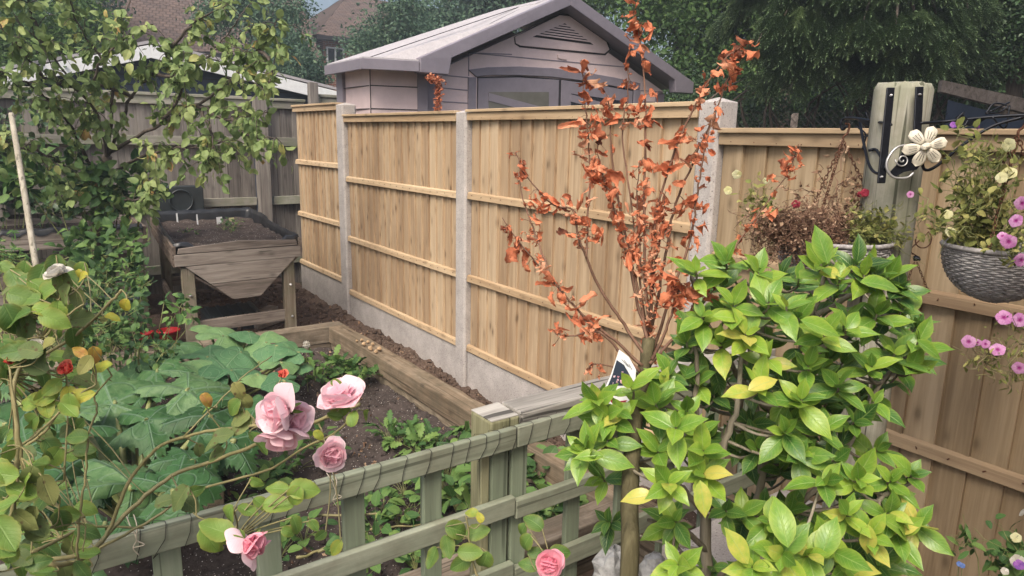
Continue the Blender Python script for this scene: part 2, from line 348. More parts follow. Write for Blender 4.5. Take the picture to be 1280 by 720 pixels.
# ---------------------------------------------------------------- leaves
def leaf_t(nu=4, nv=7, w=.5, fold=.25, curl=.25, tip=1.0, wave=0, lobes=0, serr=0, pos=.45, seed=0, twist=0, base=.0):
    """unit leaf along +Y, width along X, face +Z. returns V, F, UV"""
    r = random.Random(seed); V = []; UV = []
    for j in range(nv+1):
        t = j/nv
        k = math.log(.5)/math.log(pos)
        b = math.sin(math.pi*min(1, t**k))**(.8*tip) if 0 < t < 1 else 0
        b = b**(1+(.75*t*t if tip >= 1 else .25*t)); hw = w/2*max(b, base*(1-t))
        if serr and 0 < t < 1: hw *= 1+serr*(1 if j % 2 else -1)
        if lobes: hw *= 1+.35*math.cos(t*math.pi*lobes*2)
        yy = math.sin(curl*2*t)/(curl*2) if abs(curl) > 1e-3 else t
        zz = -(1-math.cos(curl*2*t))/(curl*2) if abs(curl) > 1e-3 else 0
        for i in range(nu+1):
            u = -1+2*i/nu
            x = u*hw; z = zz+abs(x)*fold*1.0+(wave*math.sin(t*11+u*2+seed)*abs(u) if wave else 0)
            y = yy-(abs(u)**2)*hw*.25*(lobes > 0)
            if twist:
                a = twist*t; x, z0 = x*math.cos(a)-(z-zz)*math.sin(a), (z-zz)*math.cos(a)+x*math.sin(a); z = zz+z0
            V.append((x, y, z)); UV.append((u*.5+.5, t))
    Fs = [(j*(nu+1)+i, j*(nu+1)+i+1, (j+1)*(nu+1)+i+1, (j+1)*(nu+1)+i) for j in range(nv) for i in range(nu)]
    return np.array(V), Fs, np.array(UV)
def frame(dr, nr, roll=0):
    y = nrm(dr); z = np.asarray(nr, float); z = z-y*np.dot(z, y)
    if np.linalg.norm(z) < 1e-3: z = np.cross(y, [1, .3, .2])
    z = nrm(z); x = np.cross(y, z)
    if roll: c, s_ = math.cos(roll), math.sin(roll); x, z = c*x+s_*z, c*z-s_*x
    return np.column_stack([x, y, z])
def put(mb, T, org, dr, nr, size, rnd=None, roll=0, wsc=1):
    V, Fs, UV = T; B = frame(dr, nr, roll); rnd = R_.random() if rnd is None else rnd
    P = (V*np.array([size*wsc, size, size]))@B.T+np.asarray(org)
    mb.raw(P, Fs, np.column_stack([np.full(len(P), rnd), UV]), True)
def rv(s=1.): return np.array([R_.gauss(0, 1), R_.gauss(0, 1), R_.gauss(0, 1)])*s
def rdir():
    return nrm(rv())
TOCAM = lambda p: nrm(CAM-np.asarray(p))
T_cam = [leaf_t(4, 8, .47, .22, c, 1.0, .01, pos=.47, seed=i, serr=0) for i, c in enumerate((.12, .28, .42, -.12, .3))]
T_ov = [leaf_t(4, 6, .62, .2, c, .8, .02, pos=.42, seed=i, serr=.07) for i, c in enumerate((.15, .35, .5, .25))]
T_rd = [leaf_t(4, 6, .78, .15, c, .65, .03, pos=.45, seed=i, serr=.04) for i, c in enumerate((.15, .4, .6, .25))]
T_nar = [leaf_t(2, 5, .28, .2, c, .9, .02, seed=i) for i, c in enumerate((.2, .45, -.2))]
T_hi = [leaf_t(6, 14, .58, .22, c, .75, .03, pos=.42, seed=i, serr=.03) for i, c in enumerate((.15, .4, .6, -.2))]
T_cr = [leaf_t(4, 12, .46, f, c, .6, w_, pos=.4, seed=i, serr=.08, twist=tw, lobes=0) for i, (f, c, w_, tw) in enumerate(((.9, .8, .12, .5), (1.2, -.9, .16, -.8), (.5, 1.2, .2, 1.3), (1.5, .4, .14, -1.6), (.8, 1.5, .1, .3), (.3, -1.3, .22, .9)))]
T_far = [leaf_t(2, 2, .7, .3, .3, .7, seed=i) for i in range(2)]
T_lobe = [leaf_t(6, 12, 1.0, .12, c, .5, .03, pos=.42, seed=i, serr=.16) for i, c in enumerate((.15, .35, -.1))]
def plate(seed, n=28, rings=4, jag=.12, lob=5, lobamp=.10, cup=.25, wav=.06, vr=.06):
    """big round squash leaf: petiole joins near the centre; x,y disc, z up. radius 1, origin at the notch"""
    r = random.Random(seed); V = [(0, 0, 0)]; UV = [(.5, 0)]; ph = r.random()*6
    for k in range(1, rings+1):
        for i in range(n):
            a = 2*math.pi*i/n
            notch = 1-.75*math.exp(-((a-math.pi*1.5)/.28)**2)
            rad = (k/rings)*notch
            if k >= rings-1: rad *= 1+lobamp*math.cos(lob*(a-math.pi/2))*(1 if k == rings else .6)+(jag*(1 if i % 2 else -1)*r.uniform(.3, 1) if k == rings else 0)
            x, y = rad*math.cos(a), rad*math.sin(a)
            vein = abs(math.sin((a-math.pi/2)*2.5))
            z = -cup*(rad**2)*.8+wav*math.sin(a*3+ph)*rad+vr*(.5-vein)*rad*2+.02*r.uniform(-1, 1)*rad+(.04*r.uniform(-1, 1) if k == rings else 0)
            V.append((x, y, z)); UV.append((.5+.5*vein*min(1, rad+.1), rad))
    Fs = [(0, 1+i, 1+(i+1) % n) for i in range(n)]
    for k in range(rings-1):
        for i in range(n): Fs.append((1+k*n+i, 1+(k+1)*n+i, 1+(k+1)*n+(i+1) % n, 1+k*n+(i+1) % n))
    return np.array(V), Fs, np.array(UV)
T_sq = [plate(i, 40, 5, .035, 5, .06, .35, .09, .05) for i in range(4)]
T_cg = [plate(10+i, 80, 7, .10, 5, .20, .42, .12, .12) for i in range(4)]

def pathpts(pts, n=4, jit=0):
    """Catmull-Rom through world points"""
    P = [np.asarray(p, float) for p in pts]; P = [2*P[0]-P[1]]+P+[2*P[-1]-P[-2]]; out = []
    for i in range(1, len(P)-2):
        for k in range(n):
            t = k/n; a, b, c, d = P[i-1:i+3]
            out.append(.5*((2*b)+(c-a)*t+(2*a-5*b+4*c-d)*t*t+(3*b-a-3*c+d)*t**3)+(rv(jit) if jit else 0))
    out.append(P[-2]); return out
def WP(lst, d=None):
    return [W(*p) if len(p) == 3 else W(p[0], p[1], d) for p in lst]
def taper(n, a, b): return [a+(b-a)*i/(n-1) for i in range(n)]

# ---------------------------------------------------------------- ground
def sheet(name, x0, x1, y0, y1, nx, ny, zf, mat):
    mb = MB(); V = []
    for j in range(ny+1):
        for i in range(nx+1):
            x = x0+(x1-x0)*i/nx; y = y0+(y1-y0)*j/ny; V.append((x, y, zf(x, y)))
    mb.raw(V, [(j*(nx+1)+i, j*(nx+1)+i+1, (j+1)*(nx+1)+i+1, (j+1)*(nx+1)+i) for j in range(ny) for i in range(nx)], smooth=True)
    return mb.build(name, mat, loc=(0, 0, 0))
nz = lambda x, y, s, k=0: noise.noise(Vector((x*s, y*s, k)))
struct(sheet('ground', -120, 160, -60, 220, 2, 2, lambda x, y: -.03, 'ground'))
def zback(x, y): return .10+.05*nz(x, y, 1.5)+.035*nz(x, y, 7, 2)+.02*nz(x, y, 20, 3)
struct(sheet('soil_behind_bed', -3, 2.38, 5.17, 7.4, 110, 50, zback, 'soil_b'))
def zbed(x, y): return .03+.03*nz(x, y, 2)+.03*nz(x, y, 9, 2)+.018*nz(x, y, 25, 3)
struct(sheet('bed_soil', -2.5, 1.91, 1.93, 5.05, 150, 110, zbed, 'soil'))
def zstrip(x, y): return .035+.035*max(0, y-3.4)+.03*nz(x, y, 3)+.03*nz(x, y, 12, 2)+.02*nz(x, y, 30, 3)-.05*(x-2.04)
struct(sheet('mulch_strip', 2.03, 2.40, 1.0, 5.3, 20, 200, zstrip, 'soil_b'))
def zfront(x, y): return -.01+.015*nz(x, y, 4)+.01*nz(x, y, 20)
struct(sheet('front_soil', -3, 2.38, -1, 1.82, 60, 60, zfront, 'soil_b'))
# clods, bark and gravel lying in the strip and round the beds
mb = MB()
def clod(mb, p, r, n=5):
    m = 3; V = [p+np.array([0, 0, r*.7])]
    for k in range(m):
        a = (k+1)/(m+1)*math.pi
        for i in range(n):
            b = 2*math.pi*i/n+k; q = r*R_.uniform(.7, 1.2)
            V.append(p+np.array([math.sin(a)*math.cos(b)*q, math.sin(a)*math.sin(b)*q, math.cos(a)*q*.75]))
    V.append(p-np.array([0, 0, r*.7])); Fs = [(0, 1+i, 1+(i+1) % n) for i in range(n)]
    for k in range(m-1):
        for i in range(n): Fs.append((1+k*n+i, 1+(k+1)*n+i, 1+(k+1)*n+(i+1) % n, 1+k*n+(i+1) % n))
    e = len(V)-1; Fs += [(e, 1+(m-1)*n+(i+1) % n, 1+(m-1)*n+i) for i in range(n)]
    mb.raw(V, Fs)
for i in range(900):
    y = R_.uniform(1.9, 5.2); x = R_.uniform(2.04, 2.33)
    clod(mb, np.array([x, y, zstrip(x, y)+.003]), R_.choice((.006, .008, .012, .018, .026))*R_.uniform(.7, 1.2))
for i in range(700):
    x, y = R_.uniform(1.2, 2.33), R_.uniform(5.2, 7.2)
    clod(mb, np.array([x, y, zback(x, y)+.003]), R_.choice((.008, .012, .02, .03))*R_.uniform(.7, 1.2))
tag(mb.build('soil_clods', 'soil_b'), 'crumbs and clods of brown soil lying along the foot of the new fence', 'soil clods', None, 'stuff')
mb = MB()
for i in range(1500):
    x, y = R_.uniform(.3, 1.89), R_.uniform(1.95, 5.0)
    clod(mb, np.array([x, y, zbed(x, y)+.002]), R_.choice((.005, .007, .01, .018))*R_.uniform(.7, 1.2))
tag(mb.build('compost_crumbs', 'soil'), 'dark compost crumbs scattered over the raised bed soil', 'compost', None, 'stuff')

# ---------------------------------------------------------------- new fence
XF = 2.34
def panel(y0, y1, cap, rails, zb, label, mv='fence_v', my='fence_y'):
    t = thing('fence_panel', label, 'fence panel', ((XF), (y0+y1)/2, zb), 'new closeboard fence panels')
    mb = MB(); n = max(2, round((y1-y0)/.102)); w = (y1-y0)/n; top = cap-.008
    for i in range(n):
        a = y0+i*w; b = a+w+.012 if i < n-1 else y1
        k = R_.uniform(0, .004); tl = R_.uniform(-.002, .002)
        x = XF+.036
        P = [(x-.017-k, a, zb), (x+.02, a, zb), (x+.02, b, zb), (x-.002-k, b, zb)]
        mb.hexa([P[0], P[1], P[2], P[3], (P[0][0]+tl, a, top), (x+.02, a, top), (x+.02, b, top), (P[3][0]+tl, b, top)][0:8])
    mb.build('boards', mv, t, .0012)
    nl = MB()
    for z in list(rails)+[cap-.03]:
        for i in range(n):
            for dz in (-.012,): nl.tube([(XF-.0012 if z != cap-.03 else XF-.0072, y0+(i+.45)*w+R_.uniform(-.008, .008), z-.018+R_.uniform(-.006, .006)), (XF+.004, y0+(i+.45)*w, z-.018)], .0022, 5)
    nl.build('nail_heads', 'rust', t)
    for z in rails:
        r = MB(); s = R_.uniform(-.004, .004)
        r.box(XF, XF+.021, y0, y1, z-.040, z, j=.0015) if False else r.hexa([(XF, y0, z-.042+s), (XF+.022, y0, z-.046+s), (XF+.022, y1, z-.046-s), (XF, y1, z-.042-s), (XF+.004, y0, z+s-.004), (XF+.022, y0, z+.004+s), (XF+.022, y1, z+.004-s), (XF+.004, y1, z-s-.004)])
        r.build('rail', my, t, .0025)
    c = MB(); c.box(XF-.006, XF+.0215, y0, y1, cap-.057, cap-.012, j=.001); c.build('top_rail', my, t, .002)
    c = MB(); c.box(XF-.018, XF+.075, y0, y1, cap-.011, cap+.007, j=.0015); c.build('capping', my, t, .003)
    return t
panel(5.825, 6.93, 1.90, (1.395, .89, .40), .36, 'narrow pale new fence panel at the far end beside the old grey fence')
panel(3.875, 5.675, 1.80, (1.30, .79, .32), .28, 'pale new fence panel between the two farthest concrete posts, behind the long sleeper')
panel(1.965, 3.745, 1.805, (1.31, .785, .315), .27, 'pale new fence panel behind the dead orange shrub')
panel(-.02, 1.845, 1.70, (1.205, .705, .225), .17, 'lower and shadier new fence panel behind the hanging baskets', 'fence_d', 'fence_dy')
def cpost(y0, y1, h, label):
    t = thing('concrete_post', label, 'concrete post', (XF+.04, (y0+y1)/2, -.02), 'concrete fence posts')
    m = MB(); x0, x1 = XF-.012, XF+.115; c = .012; yc = (y0+y1)/2; xc = (x0+x1)/2
    V = []
    for z in (-.02, h-.02):
        V += [(x0+c, y0, z), (x1-c, y0, z), (x1, y0+c, z), (x1, y1-c, z), (x1-c, y1, z), (x0+c, y1, z), (x0, y1-c, z), (x0, y0+c, z)]
    V.append((xc, yc, h))
    m.raw(V, [(i, (i+1) % 8, (i+1) % 8+8, i+8) for i in range(8)]+[(8+i, 8+(i+1) % 8, 16) for i in range(8)])
    m.build('shaft', 'conc', t, .003); return t
cpost(5.68, 5.82, 1.905, 'concrete fence post farthest from the camera, left of the shed wall')
cpost(3.75, 3.87, 1.815, 'tall concrete fence post in the middle of the pale new fence')
cpost(1.85, 1.96, 1.83, 'concrete fence post behind the dead orange twigs where the fence steps down')
for y0, y1, z1, lb in ((5.825, 6.93, .355, 'concrete gravel board under the narrow far fence panel'), (3.875, 5.675, .275, 'concrete gravel board beside the long sleeper and the brown potatoes'), (1.965, 3.745, .265, 'concrete gravel board under the panel behind the dead orange shrub'), (-.02, 1.845, .165, 'concrete gravel board under the shady fence panel at right')):
    m = MB(); m.box(XF+.012, XF+.055, y0, y1, -.02, z1)
    tag(m.build('gravel_board', 'conc', bevel=.003), lb, 'gravel board', 'concrete gravel boards')

# ---------------------------------------------------------------- old grey fence across the back (plane Y = 7.4)
YB = 7.42
def oldpanel(x0, x1, label, zt=1.97, cover=True):
    t = thing('old_fence_panel', label, 'fence panel', ((x0+x1)/2, YB, .05), 'old weathered fence panels')
    mb = MB(); n = round((x1-x0)/.125); w = (x1-x0)/n
    for i in range(n):
        a = x0+i*w; b = a+w+.012; k = R_.uniform(0, .006); dz = R_.uniform(-.015, .005)
        mb.hexa([(a, YB+.012-k, .05), (b, YB+.026, .05), (b, YB+.04, .05), (a, YB+.04, .05), (a, YB+.012-k, zt-.02+dz), (b, YB+.026, zt-.02+dz), (b, YB+.04, zt-.02+dz), (a, YB+.04, zt-.02+dz)])
    mb.build('boards', 'old_v', t)
    for z in (zt-.42, zt-1.02, zt-1.65):
        r = MB(); r.box(x0, x1, YB-.045, YB+.01, z-.04, z+.045, j=.003); r.build('rail', 'old_x', t, .004)
    r = MB(); r.box(x0, x1, YB-.02, YB+.011, zt-.085, zt-.012, j=.003); r.build('top_rail', 'old_x', t, .004)
    r = MB(); r.box(x0-.01, x1+.01, YB-.035, YB+.06, zt-.01, zt+.018, j=.003); r.build('capping', 'old_x', t, .004)
oldpanel(-2.0, -.12, 'old grey fence panel at the left edge, overgrown with dark ivy')
oldpanel(-.10, 2.08, 'old grey fence panel behind the apple tree and the wooden planters')
oldpanel(2.25, 2.62, 'short old brown fence piece between the weathered post and the new fence')
oldpanel(2.80, 5.0, 'old dark fence panel running on behind the shed', 2.03)
for x, z, w, lb in ((2.09, 1.99, .13, 'weathered grey timber post in the old fence beside the planter'), (2.66, 2.16, .09, 'taller old timber post rising behind the corner of the new fence'), (-.11, 1.99, .1, 'old fence post hidden among the apple leaves')):
    m = MB(); m.box(x, x+w, YB-.10, YB-.012, 0, z, j=.004); tag(m.build('timber_post', 'old_v', bevel=.006), lb, 'fence post', 'old timber fence posts')

# ---------------------------------------------------------------- raised bed of sleepers
def sleeper(name, a, mat, label, zj=.003):
    m = MB(); x0, x1, y0, y1, z0, z1 = a
    ax = 1 if (y1-y0) > (x1-x0) else 0; L = (y1-y0) if ax else (x1-x0); n = max(2, int(L/.12)); V = []
    for i in range(n+1):
        t = i/n; q = [R_.uniform(-.003, .003) for _ in range(8)]
        if ax:
            y = y0+L*t; V += [(x0+q[0], y, z0), (x1+q[1], y, z0), (x1+q[2], y, z1+q[3]), (x0+q[4], y, z1+q[5])]
        else:
            x = x0+L*t; V += [(x, y1+q[0], z0), (x, y0+q[1], z0), (x, y0+q[2], z1+q[3]), (x, y1+q[4], z1+q[5])]
    Fs = [(i*4+k, i*4+(k+1) % 4, (i+1)*4+(k+1) % 4, (i+1)*4+k) for i in range(n) for k in range(4)]+[(3, 2, 1, 0), (n*4, n*4+1, n*4+2, n*4+3)]
    m.raw(V, Fs, (R_.random(), .5, .5)); o = m.build(name, mat, bevel=.006); tag(o, label, 'sleeper', 'timber sleepers of the raised bed'); return o
sleeper('sleeper', (1.90, 2.032, 1.57, 5.03, .075, .2), 'sleep_y', 'long pale timber sleeper running along the new fence with potatoes on it')
sleeper('sleeper', (1.915, 2.028, 1.57, 5.03, -.03, .071), 'sleep_y', 'lower sleeper course under the long one beside the fence')
sleeper('sleeper', (1.0, 2.032, 5.034, 5.16, .07, .2), 'sleep_x', 'weathered sleeper closing the far end of the bed in front of the raised planter')
sleeper('sleeper', (1.0, 2.02, 5.04, 5.155, -.03, .067), 'sleep_x', 'lower timber under the far end sleeper of the bed')
sleeper('sleeper', (-1.2, .995, 5.034, 5.16, .07, .2), 'sleep_x', 'far sleeper hidden behind the tomato plants and pumpkin leaves')
sleeper('sleeper', (.3, 1.897, 1.80, 1.93, .06, .2), 'sleep_x', 'near cracked sleeper seen through the green trellis')
sleeper('sleeper', (.3, 1.897, 1.81, 1.925, -.03, .057), 'sleep_x', 'dark lower timber below the near sleeper behind the trellis')
sleeper('sleeper', (.42, .60, 2.85, 3.3, .05, .2), 'sleep_y', 'brown sleeper end poking out under the courgette leaves')
for i, (x, y, r) in enumerate(((455, 429, .022), (463, 434, .024), (474, 435, .024), (466, 429, .018), (460, 426, .016), (452, 424, .015), (470, 438, .018), (446, 425, .013))):
    p = onZ(x, y+1, .203+r*.7); m = MB(); clod(m, p, r, 8)
    o = m.build('potato', 'potato'); s_ = o.modifiers.new('s', 'SUBSURF'); s_.levels = s_.render_levels = 2
    tag(o, 'small brown potato in the little heap on top of the long sleeper', 'potato', 'potatoes on the sleeper')

# ---------------------------------------------------------------- mossy corner post, silvered beam, green trellis
m = MB(); m.box(.99, 1.085, 1.455, 1.56, -.03, .905, j=.003); tag(m.build('square_post', 'moss_z', bevel=.006), 'yellowish mossy square post behind the joint of the green trellis', 'post')
m = MB(); m.box(.992, 1.083, 1.457, 1.558, .9055, .9105, j=.002); tag(m.build('post_cap', 'grey_x', bevel=.003), 'thin silvered piece of timber on top of the mossy square post', 'post cap')
m = MB(); m.box(1.105, 2.3, 1.47, 1.575, .80, .903, j=.003); tag(m.build('beam', 'grey_x', bevel=.006), 'silvered cracked beam running from the mossy post towards the fence', 'beam')
YT = 1.40
def trellis(x0, x1, laths, rails, label, raildy=0):
    t = thing('trellis_panel', label, 'trellis', ((x0+x1)/2, YT, 0), 'green painted trellis panels')
    for z, h in rails:
        r = MB(); n = 8; V = []
        for i in range(n+1):
            x = x0+(x1-x0)*i/n; q = [R_.uniform(-.0012, .0012) for _ in range(4)]
            V += [(x, YT+.022, z-h+q[0]), (x, YT, z-h+q[1]), (x, YT+q[3], z+q[2]), (x, YT+.022, z+q[2])]
        r.raw(V, [(i*4+k, i*4+(k+1) % 4, (i+1)*4+(k+1) % 4, (i+1)*4+k) for i in range(n) for k in range(4)]+[(3, 2, 1, 0), (n*4, n*4+1, n*4+2, n*4+3)], (R_.random(), .5, .5))
        r.build('rail', 'trel_x', t, .003)
    for x in laths:
        r = MB(); w = .052; r.box(x, x+w, YT+.0245, YT+.044, 0.02, .875+R_.uniform(-.01, .012), j=.0015); r.build('lath', 'trel_z', t, .002)
    return t
trellis(-1.2, 1.037, (-.87, -.66, -.45, -.245, -.04, .158, .36, .558, .768, .975), ((.90, .058), (.70, .054), (.50, .06), (.28, .055)), 'long green painted trellis at left with rose canes lying over it')
trellis(1.041, 3.2-1.0, (1.042, 1.243, 1.45, 1.66, 1.87, 2.08), ((.90, .058), (.685, .054), (.478, .062), (.26, .055)), 'green painted trellis at right of the joint, running behind the glossy evergreen shrub')
m = MB(); m.box(.975-.03, .975-.006, YT+.03, YT+.055, .02, .84); tag(m.build('batten', 'moss_z', bevel=.002), 'narrow yellow green batten standing beside the mossy post', 'batten')
# wire wound round the top rail
mb = MB(); pts = []; x = .02
z0, z1, yf, yb = .84, .903, YT-.002, YT+.026
while x < 1.30:
    st = R_.uniform(.034, .07)
    pts += [(x, yf, z1), (x-.006+R_.uniform(-.006, .006), yf-.001, (z0+z1)/2), (x-.012-R_.random()*.02, yf, z0-.002), (x-.004, yb, z0-.002), (x+st*.6, yb, z1), (x+st, yf+.01, z1+.002)]
    x += st
mb.tube([np.array(p) for p in pts], .0008, 4); tag(mb.build('wire_coil', 'wire'), 'thin dark wire wound in a spiral round the top rail of the trellis', 'wire')
for k, (px, py) in enumerate(((416, 605), (166, 662))):
    mb = MB(); p = onY(px, py, YT-.004)
    b = [p+np.array([.0, -.003, .0]), p+np.array([.004, -.006, -.02]), p+np.array([-.003, -.005, -.035]), p+np.array([.006, -.004, -.055])]
    mb.tube(pathpts([p+np.array([-.006, .02, .02]), p+np.array([-.004, -.004, .012])]+b), .0012, 4)
    mb.tube(pathpts([p+np.array([.006, .02, .02]), p+np.array([.007, -.006, .008]), b[1], b[1]+np.array([.012, -.004, -.012]), b[2]]), .0012, 4)
    tag(mb.build('twine', 'string'), ('knotted pale twine hanging on the trellis below the pink roses', 'knotted pale twine tying the rose cane at the left end of the trellis')[k], 'twine')
# ---------------------------------------------------------------- raised planter (trug)
Lf, Rf = np.array([.895, 5.20, 0]), np.array([1.765, 5.24, 0])          # front corners on plan
ex = nrm(Rf-Lf); ey = np.array([-ex[1], ex[0], 0]); ey = nrm(np.array([.085, 1, 0])); WD = np.linalg.norm(Rf-Lf); LN = 1.85; Zt = .885
t = thing('raised_planter', 'weathered wooden V-shaped planter on legs, lined in black, beside the new fence', 'planter', (*(((Lf+Rf)/2+ey*LN/2)[:2]), .1))
Q = lambda a, b, z: Lf+ex*a+ey*b+np.array([0, 0, z])
for end, b0, dy in (('f', -.022, .022), ('b', LN, .022)):
    m = MB(); zt = Zt if end == 'f' else Zt+.02
    def bd(poly):
        P = [Q(a, b0, z) for a, z in poly]; m.prism(P, ey*dy, R_.random())
    bd([(.012, zt-.065), (WD-.012, zt-.065), (WD-.02, zt-.025), (WD*.5, zt), (.02, zt-.028)][::1])
    bd([(-.01, zt-.152), (WD+.01, zt-.156), (WD+.01, zt-.071), (-.01, zt-.069)])
    bd([(.055, zt-.156), (.215, zt-.295), (WD-.175, zt-.295), (WD-.03, zt-.158)])
    bd([(.22, zt-.299), (.345, zt-.41), (.37, zt-.425), (WD-.31, zt-.425), (WD-.18, zt-.299)])
    m.build('end_board', 'trug_x', t, .003)
for sd in (0, 1):
    for z0, z1 in ((Zt-.155, Zt-.075), (Zt-.07, Zt-.01)):
        m = MB(); a = -.02 if sd == 0 else WD-.005
        m.obox(Q(a, -.02, z0), ex*.025, ey*(LN+.04), (0, 0, z1-z0)); m.build('side_board', 'trug_y', t, .003)
    m = MB(); a0, a1 = (.0, .34) if sd == 0 else (WD, WD-.30)
    P = [Q(a0, .005, Zt-.16), Q(a1, .005, Zt-.41), Q(a1, LN-.01, Zt-.41), Q(a0, LN-.01, Zt-.16)]
    m.prism(P, np.array([0, 0, .018])); m.build('sloping_side', 'trug_y', t)
for a in (.03, WD-.125):
    for b in (-.006, LN-.07):
        m = MB(); m.obox(Q(a, b, .02), ex*.085, ey*.07, (0, 0, Zt-.17-.02)); g = m.build('leg', 'trug_z', t, .004)
        if b < 0:
            for zz in (.52, .27):
                k = MB(); c = Q(a+.05, b-.004, zz); clod(k, c, .012, 8); k.build('bolt', 'steel', g)
for b in (.02, LN-.06):
    m = MB(); m.obox(Q(.11, b, .235), ex*(WD-.22), ey*.035, (0, 0, .085)); m.build('cross_rail', 'trug_x', t, .003)
m = MB(); m.obox(Q(.0, .3, .3), ex*.03, ey*1.2, (0, 0, .07)); m.build('long_rail', 'trug_y', t, .003)
# liner: folded black sheet hanging over the edges
m = MB(); ring = []; N = 80
per = [(0, 0), (WD, 0), (WD, LN), (0, LN)]
def perp(s):
    k = int(s) % 4; f_ = s-int(s); a, b = per[k], per[(k+1) % 4]; return (a[0]+(b[0]-a[0])*f_, a[1]+(b[1]-a[1])*f_)
V = []
for i in range(N):
    a, b = perp(i*4/N); ca, cb = WD/2, LN/2; wv = .012*math.sin(i*1.9)+R_.uniform(-.006, .006)
    zt = Zt+.012+(.03 if b > LN*.6 else 0)-(.035 if b < .02 and .1 < a < WD-.1 else 0)
    def ins(k, z): V.append(Q(ca+(a-ca)*(1-k/WD*2), cb+(b-cb)*(1-k/LN*2), z))
    ins(-.006, zt-.03+wv*.6); ins(-.003, zt-.004+wv*.3); ins(.006, zt+wv*.3); ins(.016+wv*.3, zt-.04); ins(.022+wv*.3, zt-.12)
m.raw(V, [(i*5+k, i*5+k+1, ((i+1) % N)*5+k+1, ((i+1) % N)*5+k) for i in range(N) for k in range(4)], smooth=True)
m.build('liner', 'liner', t)
m = MB(); V = []; nx, ny = 30, 60
for j in range(ny+1):
    for i in range(nx+1):
        p = Q(.03+(WD-.06)*i/nx, .03+(LN-.06)*j/ny, Zt-.055); p[2] += .035*nz(p[0], p[1], 9)+.012*nz(p[0], p[1], 28); V.append(p)
m.raw(V, [(j*(nx+1)+i, j*(nx+1)+i+1, (j+1)*(nx+1)+i+1, (j+1)*(nx+1)+i) for j in range(ny) for i in range(nx)], smooth=True); m.build('compost', 'soil', t)
# labels and seedlings in it
for px, py, hh, w, lb in ((222, 277, .075, .014, 'upright white plant label at left in the raised planter'), (247, 277, .065, .013, 'second upright white plant label in the raised planter'), (275, 277, .04, .055, 'tilted wide white plant label in the raised planter'), (290, 275, .02, .05, 'small yellowish tag lying on the compost')):
    p = onZ(px, py, Zt-.04); m = MB(); m.obox(p-np.array([w/2, 0, .03]), (w, .003 if w < .05 else .02, 0), (0, .002, 0), (0, .01, hh+.03)); tag(m.build('plant_label', 'white' if hh > .03 else 'petuny'), lb, 'plant label', 'labels in the raised planter')
def herb(name, pts, n, size, mat, T, lab, cat, group=None, stems='stemg', rad=.06, h=.08, loc=None, upness=.6, rs=.0015):
    """low plant: rosettes of leaves at world points"""
    base = np.mean([p for p in pts], axis=0); t = thing(name, lab, cat, base, group); m = MB(); s = MB()
    for p in pts:
        for i in range(n):
            a = R_.uniform(0, 6.28); el = R_.uniform(.2, 1.2); d = np.array([math.cos(a)*math.cos(el), math.sin(a)*math.cos(el), math.sin(el)*upness+.1])
            q = p+d*rad*R_.uniform(.2, 1)+np.array([0, 0, R_.uniform(0, h)])
            s.tube([p, (p+q)/2+UP*.01, q], [rs, rs*.8, rs*.6], 3, False)
            put(m, R_.choice(T), q, nrm(d+rv(.25)-UP*.1), UP+rv(.4), size*R_.uniform(.6, 1.2))
    m.build('leaves', mat, t); s.build('stems', stems, t); return t
herb('seedling', [onZ(x, y, Zt-.045) for x, y in ((285, 283), (292, 286), (280, 288), (296, 281), (288, 291))], 9, .035, 'green', T_ov, 'clump of green seedlings in the middle of the raised planter', 'seedlings', rad=.07, h=.03)
herb('seedling', [onZ(x, y, Zt-.045) for x, y in ((236, 291), (244, 293), (229, 292))], 6, .03, 'green', T_ov, 'thin row of tiny seedlings near the front of the raised planter', 'seedlings', rad=.04, h=.01)
# black compost tile / tray standing behind, crate below
t = thing('storage_box', 'dark plastic box with a round embossed lid behind the raised planter', 'box', onY(226, 262, 7.25))
m = MB(); a, b = onY(197, 262, 7.2), onY(254, 232, 7.2); m.box(a[0], b[0], 7.2, 7.33, .5, b[2], j=.002); m.build('body', 'dplastic', t, .01)
m = MB(); c = (a+b)/2+np.array([0, -.008, -.03]); m.tube([c+np.array([math.cos(q)*.10, -.003, math.sin(q)*.10]) for q in np.linspace(0, 6.28, 25)], .008, 5, False); m.build('round_rib', 'dplastic', t)
t = thing('crate', 'ribbed dark crate on the soil under the raised planter', 'crate', onZ(275, 405, .12))
p = Q(.22, .35, .11); m = MB(); m.obox(p, ex*.42, ey*.4, (0, 0, .13)); m.build('body', 'dplastic', t, .01)
for i in range(5):
    m = MB(); m.obox(p+ex*(.03+i*.085)+np.array([0, -.004, .132]), ex*.03, ey*.39, (0, 0, .012)); m.build('rib', 'dplastic', t, .003)
for k, (px, py, L, a) in enumerate(((325, 398, .42, .5), (345, 405, .30, .2))):
    p = onZ(px, py, .14); m = MB(); d = np.array([math.cos(a), math.sin(a), .15]); m.obox(p-d*L/2, d*L, np.array([-d[1], d[0], 0])*.1, (0, 0, .03)); tag(m.build('offcut', 'trug_x', bevel=.003), ('long timber offcut leaning under the raised planter', 'short timber offcut on the soil under the planter, nearer the fence')[k], 'offcut', 'timber offcuts')

